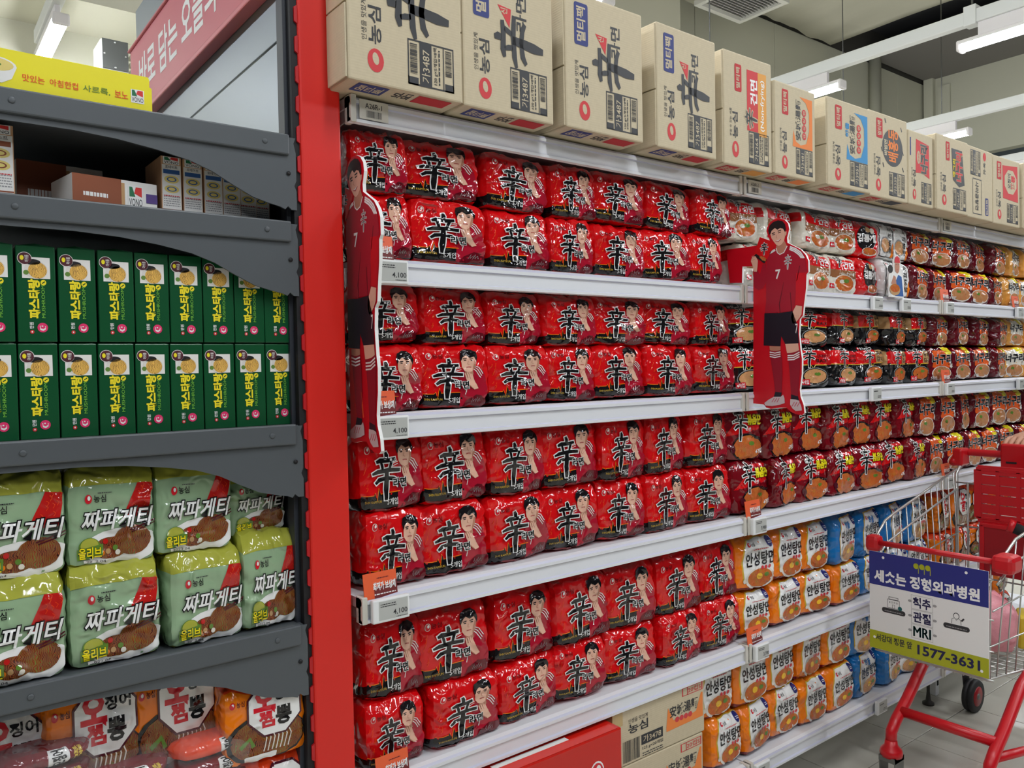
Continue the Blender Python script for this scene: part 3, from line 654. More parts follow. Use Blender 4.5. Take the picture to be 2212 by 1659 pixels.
PROF = [(-.70, -.046), (-.485, -.046), (-.42, -.050), (-.36, -.058), (-.309, -.068), (-.27, -.082), (-.235, -.101), (-.20, -.118), (-.17, -.126), (-.15, -.130), (-.140, -.134), (-.135, -.128), (-.128, -.134), (-.118, -.134), (-.118, -.100), (-.122, -.09), (-.118, -.08), (-.118, -.03), (-.122, -.012), (-.118, -.002)]
for k, z in enumerate(EZ):
    t = thing('display_shelf', 'dark grey steel shelf of the end display, %s from the top' % ORD[k+1], 'shelf', (0, 0, z), 0, 'grey end display shelves')
    mb = MB(); mb.box(-.70, .006, -.030, -.124, 1.05, -.001, m_grey); mb.build('deck', t)
    mb = MB(); mb.bbox(-.70, -.006, -.036, -.132, .006, .002, m_grey, .003); mb.build('side_lip', t)
    mb = MB(); pts = PROF+[(-.70, -.002)]
    mb.prism(pts, lambda q, d: (q[0], .001+d, q[1]), .004, m_grey); br = mb.build('bracket', t)
    for x, zz in ((-.178, -.017), (-.565, -.017)):
        mb = MB(); mb.lathe([(.0048, 0), (.0048, .0012), (.003, .0018)], m_grey, lambda a, b, c, x=x, zz=zz: (x+a, -.006-c, zz+b), 12); mb.build('rivet', t)
    mb = MB(); mb.lathe([(.004, 0), (.004, .002)], m_dark, lambda a, b, c: (-.133+a, .0009-c, -.068+b), 10); mb.build('hole', br)
    mb = MB(); mb.box(-.712, -.006, -.05, -.70, 1.05, .004, m_grey); mb.build('front_lip', t)
    mb = MB(); mb.prism(pts, lambda q, d: (q[0], 1.04+d, q[1]), .004, m_grey); mb.build('bracket', t)
# ------------------------------------------------------------------ multipacks on the white shelves
DESC = dict(shin='red multipack of spicy noodles', geon='cream and red pack of non-fried noodles', black='black noodle pack with red band', tan='black noodle pack with tan corner', bok='dark red pack of stir-fried noodles', neo='maroon and orange noodle pack', mild='amber noodle pack with cream label', kim='bright red noodle pack with black disc', sari='white noodle pack with black lettering', ans='orange noodle pack with white front', blue='blue noodle pack with white front')
GRP = {k: v.replace('pack', 'packs', 1)+' on the white shelves' for k, v in DESC.items()}
ROWS = [  # shelf, layer, base z, height, column edges (m along the shelf), kinds
 (1, 'upper', 1.714, .128, [.014,.138,.323,.517,.67,.842,1.032,1.199,1.338,1.522,1.722,1.879,2.026,2.13,2.24,2.42,2.59,2.754,2.92,3.10,3.26,3.42,3.58], 'shin*7 geon*4 kim sari*2 neo*5 mild*3'),
 (1, 'lower', 1.579, .135, [.014,.143,.334,.521,.651,.839,1.019,1.149], 'shin*7'),
 (1, 'lower', 1.579, .133, [1.262,1.40,1.551,1.71,1.855,2.013,2.12,2.23,2.38,2.545,2.751,2.917,3.08,3.25,3.41,3.57], 'geon*4 kim sari*2 neo*5 mild*3'),
 (2, 'upper', 1.409, .121, [.014,.163,.33,.488,.658,.84,1.019,1.187,1.36,1.527,1.695,1.88,2.053,2.22,2.391,2.555,2.747,2.945,3.12,3.29,3.45], 'shin*7 black*4 tan*3 neo*4 mild*2'),
 (2, 'lower', 1.273, .136, [.014,.16,.331,.506,.655,.829,1.021,1.199,1.36,1.524,1.694,1.88,2.06,2.22,2.391,2.567,2.744,2.928,3.106,3.28,3.44], 'shin*7 black*4 tan*3 neo*4 mild*2'),
 (3, 'upper', 1.069, .160, [.014,.161,.326,.487,.659,.827,.983,1.19,1.34,1.50,1.67,1.83,1.969,2.12,2.291,2.45,2.61,2.76,2.93,3.10,3.27,3.43,3.58], 'shin*7 bok*7 neo*8'),
 (3, 'lower', .917, .152, [.014,.155,.32,.498,.663,.821,.994,1.184,1.353,1.505,1.681,1.84,2.02,2.184,2.35,2.51,2.67,2.83,3.0,3.16,3.32,3.48], 'shin*7 bok*7 neo*7'),
 (4, 'upper', .684, .160, [.014,.15,.323,.508,.692,.869,1.05,1.214,1.388,1.544,1.698,1.86,2.03,2.20,2.37], 'shin*7 ans*3 blue*4'),
 (4, 'lower', .550, .134, [.014,.149,.337,.514,.673,.866,1.037,1.212,1.363,1.529,1.696,1.874,2.05,2.21,2.37], 'shin*7 ans*4 blue*3'),
 (5, 'upper', .350, .160, [1.034,1.19,1.348,1.501,1.649,1.829,1.99,2.15,2.31,2.47,2.63,2.79,2.95,3.11], 'ans*5 blue*5 oj*3'),
 (5, 'lower', .205, .145, [1.061,1.21,1.355,1.519,1.663,1.833,1.99,2.15,2.31,2.47,2.63,2.79,2.95,3.11], 'ans*5 blue*5 oj*3'),
 (4, 'upper', .684, .165, [2.42,2.58,2.74,2.90,3.06,3.22], 'oj*5'), (4, 'lower', .550, .134, [2.42,2.58,2.74,2.90,3.06], 'oj*4'),
]
DESC['oj'] = 'orange squid noodle pack'; GRP['oj'] = 'orange squid noodle packs on the white shelves'
cnt = {}; rnd = random.Random(42)
for sh, ly, z, h, X, kinds in ROWS:
    ks = []
    for w in kinds.split():
        n, _, c = w.partition('*'); ks += [n]*int(c or 1)
    for i, k in enumerate(ks):
        x0, x1 = X[i], X[i+1]; w0, h0 = DIM[k]; w = min(x1-x0, .182)
        if k != 'shin' and x1-x0 > w: x0 = x1-w
        me = rnd.choice(PACKS[k]); cx = (x0+x1)/2
        key = (k, sh, ly); cnt[key] = cnt.get(key, 0)+1
        first = {'shin': 'the red post'}.get(k, 'the left')
        o = inst('noodle_pack', me, None, (cx, .014+DEP[k]/2+rnd.uniform(0, .012)+(.006 if ly == 'upper' else 0), z),
                 (rnd.uniform(-.05, .02), rnd.uniform(-.045, .045), rnd.uniform(-.09, .09)*(1 if k in ('shin', 'ans') else 2.2)), (w/w0*1.012, 1, h/h0*rnd.uniform(.985, 1.02)))
        tag(o, '%s, %s from %s, %s layer, %s white shelf' % (DESC[k], ORD[cnt[key]], first, ly, ORD[sh]), 'noodle pack', GRP[k])
# ------------------------------------------------------------------ cartons along the top
def label_panel(A, code, qty, x0=.50, y0=.05, x1=.92, y1=.335, flip=False):
    R = -90 if flip else 90; w = x1-x0
    A.frame(x0, y0, x1, y1, .010, 'ink', 1)
    A.barcode(x0+.02, y0+.07, x0+.2*w, y1-.02, 'ink', 2, 20, True, 3); A.rect(x0, y0, x0+.22*w, y0+.05, 'ink', 1)
    A.rect(x0+.25*w, y0, x0+.51*w, y1, 'ink', 2); A.text(code, x0+.29*w, y0+.03, x0+.47*w, y1-.05, 'kraft', 3, .005, rot=R)
    A.text(qty, x0+.55*w, y0+.03, x0+.64*w, y1-.02, 'ink', 2, .012, rot=R); A.lines(x0+.66*w, y0+.03, x0+.73*w, y1-.03, 1, 'ink', 2, True)
    A.rect(x0+.76*w, y0, x0+.78*w, y1, 'ink', 2); A.barcode(x0+.81*w, y0+.10, x0+.95*w, y1-.02, 'ink', 2, 20, True, 5); A.rect(x0+.80*w, y0, x1, y0+.05, 'ink', 1)
def maker(A, small='인생을 맛있게'):
    A.ell(.225, .145, .068, .072, 'stampred', 1); A.ell(.225, .155, .026, .038, 'kraft', 2, rot=.3)
    A.text('농심', .17, .245, .275, .47, 'ink', 1, .02, rot=90); A.text(small, .11, .255, .155, .50, 'ink', 1, 0, rot=90)
def badge(A, col, x0=.11, y0=.62, x1=.28, y1=.93):
    A.rect(x0, y0, x1, y1, col, 1, .02); A.text('멀티팩', x0+.03, y0+.03, x1-.035, y1-.03, 'kraft', 2, .025, rot=90)
def c_shin(A):
    badge(A, 'stampnavy'); maker(A); A.poly([(.37,.74),(.52,.73),(.50,.60)], 'stampred', 1); A.text('신', .405, .685, .475, .725, 'kraft', 2, .02, rot=90)
    A.text('라면', .57, .60, .69, .83, 'ink', 1, .02, rot=90); A.sin(.33, .33, .88, .70, 'ink', 3, None, 90, 1.3); label_panel(A, '가3487', '120 g×5개입×8팩')
def c_geon(A):
    badge(A, 'printred', .22, .66, .36, .90); maker(A, '변할 수 있는 식품'); A.rect(.47, .34, .70, .88, 'stampred', 1); A.rect(.70, .31, .88, .88, 'stampamber', 1)
    A.text('건면', .54, .58, .68, .80, 'white', 2, .03, rot=90); A.sin(.42, .36, .68, .54, 'ink', 3, ('kraft', .01), 90); A.text('(Non-frying)', .75, .36, .84, .82, 'white', 2, .015, rot=90)
    label_panel(A, '가4264', '97 g×5개입×8팩')
def c_ans(col, code, qty, sea):
    def f(A):
        badge(A, 'printred', .17, .66, .32, .93); maker(A)
        A.poly([(.42,.34),(.44,.52),(.50,.40),(.62,.37),(.76,.40),(.84,.55),(.84,.75),(.76,.85),(.60,.90),(.92,.90),(.92,.34)], col, 1)
        A.text('安城湯麵', .50, .42, .62, .86, 'ink', 2, .012, rot=90)
        for i in range(4): A.ell(.71, .48+.085*i, .05, .04, 'stampred', 2, 12); A.text('안성탕면'[i], .685, .46+.085*i, .735, .50+.085*i, 'kraft', 3, .02, rot=90)
        if sea: A.text('해물', .40, .60, .48, .76, 'stampblue', 2, .03, rot=90)
        label_panel(A, code, qty)
    return f
def c_bae(A):
    badge(A, 'printred', .18, .70, .34, .93); maker(A); A.ell(.60, .62, .27, .22, 'ink', 1, 24); A.text('배홍동', .48, .46, .74, .84, 'stamporange', 2, .025, rot=90); A.text('비빔면', .38, .52, .46, .70, 'kraft', 2, .04, rot=90)
    for x, y in ((.40,.95),(.82,.90),(.86,.62),(.30,.60),(.34,.42),(.86,.42)): A.stroke([(x,y),(x+.03,y-.05)], .02, 'ink', 1)
    label_panel(A, '가5359', '136 g×4개입×8팩')
def c_neo(A):
    maker(A); A.rect(.06, .66, .10, .90, 'stampnavy', 1); A.poly([(.28,.44),(.30,.90),(.82,.86),(.84,.40),(.55,.46)], 'stampred', 1); A.text('너구리', .48, .46, .76, .84, 'ink', 3, .05, ('kraft', .03), rot=90)
    A.ell(.40, .66, .07, .09, 'kraft', 2); A.text('순한맛', .375, .60, .425, .72, 'stampred', 3, .02, rot=90); label_panel(A, '가3489', '120 g×5개입×8팩')
def c_ang(A):
    badge(A, 'printred', .28, .68, .40, .93); maker(A); A.poly([(.50,.44),(.46,.86),(.80,.86),(.88,.40),(.70,.36)], 'ink', 1); A.text('너구리', .60, .44, .80, .82, 'stampred', 3, .04, ('kraft', .03), rot=90); A.text('앵그리', .50, .48, .59, .72, 'stampyellow', 2, .04, ('ink', .03), rot=90)
    label_panel(A, '가4647', '121 g×4개입×8팩')
def c_sari(A):
    label_panel(A, '가3506', '110 g×5개입×8팩', .14, .60, .52, .95, True); A.ell(.68, .90, .06, .06, 'stampred', 1); A.text('농심', .64, .66, .72, .82, 'ink', 1, .02, rot=-90)
    A.frame(.22, .06, .56, .56, .012, 'ink', 1); A.text('사리곰탕면', .32, .12, .44, .52, 'ink', 2, .02, rot=-90); A.rect(.70, .07, .82, .32, 'stampnavy', 1, .02); A.text('멀티팩', .725, .09, .795, .30, 'kraft', 2, .02, rot=-90)
def c_oj(A):
    badge(A, 'printred', .14, .66, .30, .92); maker(A); A.poly([(.36,.40),(.34,.88),(.90,.92),(.92,.38)], 'stampred', 1)
    A.poly([(.64+.24*math.cos(math.radians(22.5+45*k)), .66+.19*math.sin(math.radians(22.5+45*k))) for k in range(8)], 'kraft', 2); A.text('오징어', .53, .56, .64, .78, 'ink', 3, .03, rot=90); A.text('짬뽕', .66, .56, .80, .76, 'stampred', 3, .05, rot=90)
    label_panel(A, '가3504', '124 g×5개입×8팩')
def carton(x0, x1, art, label, i, y=-.082, z0=1.888, h=.303, d=.40, rz=0, under=None):
    w = x1-x0; t = thing('carton', label, 'carton', (x0+w/2, y, z0), rz, 'noodle cartons along the top shelf')
    K = card('kraft', .75); mb = MB(); mb.bbox(-w/2, 0, 0, w/2, d, h, K, .004)
    A = Art(lambda c: card(c, .7)); art(A); A.onto(mb, (-w/2, -.0003, 0), (w, 0, 0), (0, 0, h), n=(0, -1, 0))
    if under:                                                       # printing on the face turned down, over the shelf edge
        B = Art(lambda c: card(c, .7)); B.rect(.10, .02, .36, .13, under[0], 1); B.text('멀티팩', .13, .04, .33, .11, 'kraft', 2, .02); B.rect(.62, .02, .92, .12, under[1], 1); B.text('라면', .44, .03, .58, .11, 'ink', 1, .02)
        B.onto(mb, (-w/2, 0, -.0003), (w, 0, 0), (0, d, 0), n=(0, 0, -1))
    mb.build('body', t)
    hb = h*(.46+.02*math.sin(i*2.1))
    for a, b in ((.004, hb-.0015), (hb+.0015, h-.004)):
        mb = MB(); mb.bbox(-w/2-.004, .003, a, -w/2-.0006, d-.003, b, card('kraft', .75), .001); mb.build('flap', t)
    return t
CT = [(-0.049,0.200,c_shin,'first',('stampnavy','printred')),(0.207,0.446,c_shin,'second',('stampnavy','printred')),(0.475,0.718,c_shin,'third',('stampnavy','printred')),(0.768,0.996,c_shin,'fourth',('stampnavy','printred')),
 (1.040,1.250,c_geon,None,('printred','stampamber')),(1.256,1.460,c_ans('stamporange','가3481','125 g×5개입×8팩',False),None,('printred','stamporange')),(1.517,1.763,c_ans('stampblue','가3951','112 g×5개입×8팩',True),None,('printred','stampblue')),
 (1.773,2.021,c_bae,None,('printred','ink')),(2.026,2.204,c_neo,None,None),(2.214,2.457,c_ang,None,None),(2.461,2.693,c_sari,None,None),(2.709,2.960,c_oj,None,None),(2.970,3.210,c_shin,'last',None)]
HT = [0.303, 0.303, 0.303, 0.303, 0.303, 0.262, 0.266, 0.275, 0.252, 0.268, 0.268, 0.268, 0.268]
CL = {4: 'kraft carton with red and amber non-frying panel on the top shelf', 5: 'kraft carton with orange corner panel and Chinese characters on the top shelf', 6: 'kraft carton with blue corner panel and Chinese characters on the top shelf', 7: 'kraft carton with dark oval and orange lettering on the top shelf', 8: 'kraft carton with red panel and black lettering on the top shelf', 9: 'kraft carton with black panel and yellow lettering on the top shelf', 10: 'kraft carton printed upside down with framed lettering on the top shelf', 11: 'kraft carton with red panel and octagon on the top shelf'}
for i, (x0, x1, a, nm, un) in enumerate(CT):
    lab = CL.get(i) or ('kraft carton with large black brush character, %s from the red post on the top shelf' % nm if nm != 'last' else 'kraft carton at the far right end of the top shelf')
    carton(x0, x1, a, lab, i, -.082+.006*math.sin(i*1.9), h=HT[i], rz=.012*math.sin(i*2.7), under=un)
# cartons on the lowest shelf
def c_low(A):
    A.ell(.02, .55, .06, .16, 'printred', 1); A.text('농심', .16, .52, .36, .68, 'ink', 1, .02); A.text('인생을 맛있게', .16, .70, .36, .78, 'ink', 1)
    A.poly([(.56,.36),(.58,.70),(.64,.44),(.74,.40),(.90,.44),(.96,.75),(.98,.75),(.98,.30),(.56,.28)], 'stamporange', 1); A.text('安城湯麵', .60, .50, .92, .70, 'ink', 2, .015)
    for i in range(4): A.ell(.68+.05*i, .43, .024, .05, 'stampred', 2, 10)
    A.frame(.74, .80, .98, .95, .012, 'stampred', 1); A.text('20컵S', .81, .83, .96, .92, 'stampred', 1, .01); A.rect(.80, .80, .808, .95, 'stampred', 1)
    A.rect(.29, .24, .52, .42, 'ink', 1); A.text('가3478', .31, .27, .50, .39, 'kraft', 2, .01); A.barcode(.10, .05, .27, .42, 'ink', 1, 18); A.text('125 g×20개입', .30, .14, .52, .21, 'ink', 1, .01); A.lines(.30, .04, .52, .12, 2, 'ink', 1)
for k, (z, lab) in enumerate(((.207, 'kraft carton with orange panel, lower of the stack on the lowest shelf'), (.355, 'kraft carton with orange panel, upper of the stack on the lowest shelf'))):
    t = thing('carton', lab, 'carton', (.83+.008*k, -.005, z), 0, 'kraft cartons on the lowest shelf')
    mb = MB(); mb.bbox(-.175, 0, 0, .175, .40, .146, card('kraft', .75), .003); A = Art(lambda c: card(c, .7)); c_low(A); A.onto(mb, (-.175, -.0003, 0), (.35, 0, 0), (0, 0, .146), n=(0, -1, 0)); mb.build('body', t)
    mb = MB(); mb.box(-.176, -.0012, .105, -.14, .10, .1475, plain('packing_tape', (190, 166, 118), .2)); mb.build('tape', t)
t = thing('red_box', 'large glossy red printed box in the corner of the lowest shelf', 'box', (.44, -.055, .207))
mb = MB(); m_rb = plain('box_red', (200, 30, 20), .25); mb.bbox(-.21, 0, 0, .205, .34, .282, m_rb, .004)
A = Art(card); A.ell(.80, .70, .055, .10, 'white', 1); A.ell(.80, .70, .047, .085, 'logored', 2); A.ell(.81, .72, .02, .045, 'white', 3); A.text('애', .80, .30, .90, .52, 'ink', 1, .04); A.sin(.30, .18, .58, .80, 'black', 4, ('white', .012)); A.poly([(.05,.9),(.14,.6),(.2,.75),(.28,.5),(.3,.9)], 'redorange', 1)
A.onto(mb, (-.21, -.0004, 0), (.415, 0, 0), (0, 0, .282), n=(0, -1, 0))
B = Art(card); B.sin(.62, .20, .84, .62, 'black', 3, None); B.lines(.12, .30, .42, .48, 2, 'ink', 1); B.rect(.14, .04, .66, .14, 'papergrey', 1); B.ell(.9, .66, .035, .09, 'stampred', 1)
B.onto(mb, (-.21, 0, .2823), (.415, 0, 0), (0, .34, 0), n=(0, 0, 1)); mb.build('body', t)
mb = MB(); mb.box(-.195, .002, .2824, .19, .03, .2834, plain('box_flap', (214, 40, 26), .25)); mb.build('flap', t)

# ------------------------------------------------------------------ price tags and promotion cards
m_tag = card('tagwhite', .35); m_scr = card('screen', .3)
def price_tag(x, lv, txt, label, w=.082, h=.047, dz=.003):
    t = thing('price_tag', label, 'price tag', (x, -.0155, RZ[lv]-.052-dz+.003), 0, 'electronic price tags on the white rails')
    mb = MB(); mb.bbox(0, -.012, 0, w, 0, h, m_tag, .003); mb.build('case', t)
    mb = MB(); mb.box(w*.16, -.0125, h*.12, w*.94, -.0118, h*.90, m_scr)
    A = Art(card)
    if txt: A.text(txt, w*.54, h*.24, w*.92, h*.48, 'ink', 1, .01); A.lines(w*.20, h*.66, w*.62, h*.84, 2, 'ink', 1); A.lines(w*.62, h*.15, w*.92, h*.21, 1, 'ink', 1)
    else: A.lines(w*.55, h*.25, w*.9, h*.45, 2, 'ink', 1); A.lines(w*.2, h*.68, w*.6, h*.84, 1, 'ink', 1)
    A.onto(mb, (0, -.0126, 0), (1, 0, 0), (0, 0, 1), n=(0, -1, 0)); mb.build('screen', t)
def promo(x, lv, label, w=.075, h=.05, tilt=-.12):
    mb = MB(); mb.box(0, -.0015, 0, w, 0, h, card('promo', .45)); A = Art(card)
    A.poly([(w*.3,0),(w,0),(w,h*.62),(w*.86,h*.44),(w*.3,h*.44)], 'promodark', 1); A.text('최저가 보상제', w*.28, h*.30, w*.95, h*.60, 'white', 2, .04); A.lines(w*.4, h*.74, w*.75, h*.84, 1, 'promodark', 1); A.lines(w*.3, h*.12, w*.95, h*.22, 1, 'white', 2)
    A.onto(mb, (0, -.0016, 0), (1, 0, 0), (0, 0, 1), n=(0, -1, 0)); o = mb.build('promotion_card', None, (x, -.012, RZ[lv]-.006)); o.rotation_euler = (tilt, 0, .05); tag(o, label, 'card', 'orange promotion cards')
TG = [(.018,1,'4,100','by the standing cut-out, second rail'),(.012,2,'4,100','by the feet of the cut-out, third rail'),(.004,3,'4,100','at the left end of the fourth rail'),(.012,4,'4,100','at the left end of the fifth rail'),
 (1.212,3,'3,980','at the first joint of the fourth rail'),(1.216,4,'3,700','at the first joint of the fifth rail'),(1.885,1,'','under the small chef cut-out'),(2.08,1,'','right of the chef cut-out, second rail'),(2.415,1,'','at the second joint of the second rail'),(3.07,1,'','far right on the second rail'),
 (1.87,2,'','in the middle of the third rail'),(2.415,2,'','at the second joint of the third rail'),(3.08,2,'','far right on the third rail'),(1.89,5,'','on the lowest rail by the shopping cart'),(1.213,5,'','on the lowest rail at the first joint'),(2.415,3,'','at the second joint of the fourth rail')]
for x, lv, s, lab in TG: price_tag(x, lv, s, 'white electronic price tag '+lab, .082 if x < 1 else .066)
PR = [(.002,1,'beside the standing cut-out, second rail'),(.0,2,'beside the cut-out feet, third rail'),(-.006,3,'above the price tag at the left end of the fourth rail'),(.012,4,'at the left end of the fifth rail'),(1.20,3,'at the first joint of the fourth rail'),(1.20,4,'at the first joint of the fifth rail'),(2.405,1,'at the second joint of the second rail'),(3.06,1,'far right on the second rail'),(2.41,2,'at the second joint of the third rail'),(2.405,3,'at the second joint of the fourth rail')]
for x, lv, lab in PR: promo(x, lv, 'orange promotion card '+lab)
# ------------------------------------------------------------------ cut-out boards of a footballer (outlines in metres: across, up)
FIG = {'outline':[(0.0604,0.5087),(0.0628,0.5182),(0.0721,0.5314),(0.0859,0.5381),(0.1038,0.5381),(0.1193,0.5318),(0.1301,0.5196),(0.1332,0.5038),(0.1297,0.4909),(0.1263,0.4818),(0.1272,0.4673),(0.1402,0.4598),(0.168,0.4439),(0.1826,0.427),(0.1898,0.4111),(0.1904,0.3809),(0.1845,0.374),(0.1826,0.3366),(0.1757,0.2918),(0.1724,0.2649),(0.1628,0.2549),(0.1599,0.2149),(0.1641,0.1703),(0.1681,0.1469),(0.1669,0.1046),(0.1604,0.0622),(0.1626,0.0431),(0.1718,0.02),(0.1739,-0.0011),(0.1667,-0.0066),(0.1476,-0.0052),(0.1307,0.0017),(0.1186,0.0121),(0.0988,0.0115),(0.0685,0.0073),(0.0531,0.0102),(0.0455,0.0188),(0.0102,0.0212),(0.0146,0.3315),(0.0158,0.4144),(-0.0214,0.4185),(-0.0234,0.3711),(-0.0667,0.3752),(-0.0777,0.4732),(0.0296,0.4725),(0.0393,0.495),(0.0714,0.4807)],'hair':[(0.0673,0.5097),(0.072,0.5226),(0.0835,0.5306),(0.0993,0.533),(0.1126,0.529),(0.1213,0.519),(0.1238,0.5052),(0.121,0.497),(0.1145,0.5075),(0.1057,0.5108),(0.0967,0.5069),(0.0889,0.5133),(0.0786,0.507),(0.0744,0.4979),(0.0705,0.4974)],'face':[(0.074,0.4979),(0.0786,0.508),(0.0889,0.5143),(0.0967,0.5083),(0.1057,0.5118),(0.1145,0.5085),(0.121,0.4979),(0.1213,0.4864),(0.1174,0.4734),(0.1095,0.4649),(0.1006,0.4618),(0.0917,0.4668),(0.0828,0.4782),(0.0772,0.4867)],'ear':[(0.1199,0.4991),(0.1259,0.4982),(0.1249,0.4897),(0.1202,0.4856)],'neck':[(0.0939,0.4669),(0.1185,0.4743),(0.126,0.4588),(0.1159,0.4419),(0.1036,0.4382),(0.0958,0.4434),(0.0915,0.4575)],'collar':[(0.092,0.4565),(0.0958,0.4434),(0.1036,0.4378),(0.1163,0.4416),(0.1271,0.4583)],'jersey':[(0.0915,0.4575),(0.0958,0.4434),(0.1036,0.4376),(0.117,0.4417),(0.1293,0.4594),(0.1423,0.4548),(0.1722,0.4377),(0.1805,0.4234),(0.1873,0.3813),(0.1736,0.3789),(0.1543,0.381),(0.1527,0.3392),(0.1466,0.2786),(0.0778,0.2773),(0.0525,0.279),(0.0576,0.3122),(0.0587,0.387),(0.0614,0.4162),(0.0593,0.4342),(0.0709,0.4445)],'sleeve_l':[(0.0591,0.4184),(0.0607,0.3671),(0.0466,0.3487),(0.0325,0.3449),(0.0208,0.353),(0.0163,0.3714),(0.0179,0.3992),(0.0309,0.4018),(0.0378,0.3891),(0.0475,0.4158)],'sleeve_r':[(0.1539,0.3814),(0.1845,0.3793),(0.1827,0.346),(0.1735,0.2919),(0.1522,0.2935),(0.1517,0.3393)],'hand_r':[(0.1526,0.2933),(0.1708,0.2892),(0.1689,0.2672),(0.1604,0.255),(0.1508,0.2471),(0.1423,0.2423),(0.1376,0.2543),(0.1365,0.2628),(0.1415,0.2753)],'hand_l':[(0.0089,0.4302),(0.0138,0.4426),(0.0245,0.4423),(0.0325,0.4294),(0.0312,0.4157),(0.0285,0.398),(0.0191,0.399),(0.0146,0.4155)],'pack':[(0.0393,0.495),(0.0714,0.4797),(0.0894,0.4675),(0.0755,0.4479),(0.0615,0.428),(0.0533,0.4181),(0.0198,0.4469)],'packblack':[(0.0257,0.4491),(0.0615,0.428),(0.0533,0.4181),(0.0198,0.4439)],'packbowl':[(0.0362,0.4399),(0.0479,0.4405),(0.0593,0.4322),(0.058,0.4235),(0.0477,0.4276)],'seven':[(0.0918,0.3962),(0.1041,0.3949),(0.0949,0.3716)],'emb':[(0.1287,0.4163),(0.1286,0.4028)],'st0':[(0.1358,0.4556),(0.153,0.4477),(0.1679,0.4363),(0.1787,0.4189)],'st1':[(0.1348,0.452),(0.1511,0.4442),(0.165,0.4333),(0.1745,0.4194)],'st2':[(0.1338,0.4483),(0.1492,0.4406),(0.1622,0.4304),(0.1703,0.4199)],'stl0':[(0.0721,0.4473),(0.0881,0.4541)],'stl1':[(0.0705,0.4436),(0.0896,0.451)],'shorts':[(0.0518,0.2779),(0.0973,0.2756),(0.1415,0.2779),(0.1566,0.2362),(0.1596,0.1895),(0.1172,0.1888),(0.1052,0.2108),(0.1023,0.1828),(0.0479,0.1867)],'knee_l':[(0.0671,0.1839),(0.1023,0.1828),(0.1021,0.1698),(0.0682,0.1707)],'knee_r':[(0.1172,0.1892),(0.1572,0.1891),(0.1605,0.1682),(0.123,0.1617)],'sock_l':[(0.0669,0.173),(0.0846,0.1692),(0.1022,0.172),(0.1068,0.1481),(0.108,0.1048),(0.1043,0.0529),(0.0843,0.0547),(0.0774,0.1049),(0.0704,0.1488)],'sock_r':[(0.123,0.1632),(0.1425,0.1634),(0.1613,0.1708),(0.1638,0.147),(0.1614,0.1046),(0.1554,0.043),(0.1338,0.049),(0.1308,0.1047),(0.1265,0.1477)],'sl0':[(0.0676,0.1675),(0.0846,0.1642),(0.1024,0.1672)],'sr0':[(0.1244,0.1563),(0.1436,0.157),(0.1617,0.165)],'sl1':[(0.0676,0.1613),(0.0845,0.1581),(0.1023,0.1612)],'sr1':[(0.1243,0.1503),(0.1435,0.151),(0.1616,0.1591)],'sl2':[(0.0675,0.1552),(0.0844,0.152),(0.1022,0.1551)],'sr2':[(0.1243,0.1443),(0.1435,0.145),(0.1615,0.1532)],'ank_l':[(0.0843,0.0558),(0.1048,0.0539),(0.1022,0.042),(0.0791,0.0415)],'ank_r':[(0.1338,0.0494),(0.1559,0.044),(0.1588,0.0313),(0.1336,0.0351)],'shoe_l':[(0.0482,0.0233),(0.0612,0.0324),(0.0791,0.0415),(0.1017,0.042),(0.1092,0.0482),(0.1135,0.0379),(0.1143,0.0249),(0.0989,0.0198),(0.0737,0.0151),(0.0507,0.0163)],'shoe_r':[(0.1316,0.0361),(0.1481,0.0354),(0.1588,0.0324),(0.1658,0.0156),(0.1673,0.0061),(0.1477,0.004),(0.1381,0.0105),(0.131,0.021)],'sleg7':[(0.1495,0.2425),(0.1567,0.2426),(0.1533,0.2173)],'eyeL':[(0.0807,0.4946),(0.0893,0.4951)],'eyeR':[(0.0992,0.4976),(0.1078,0.4995)],'browL':[(0.079,0.4986),(0.0887,0.5007)],'browR':[(0.0978,0.5029),(0.1089,0.5045)],'mouth':[(0.09,0.4756),(0.0996,0.4755),(0.1086,0.48)],'nose':[(0.0938,0.4922),(0.0924,0.4866),(0.0964,0.4837)]}
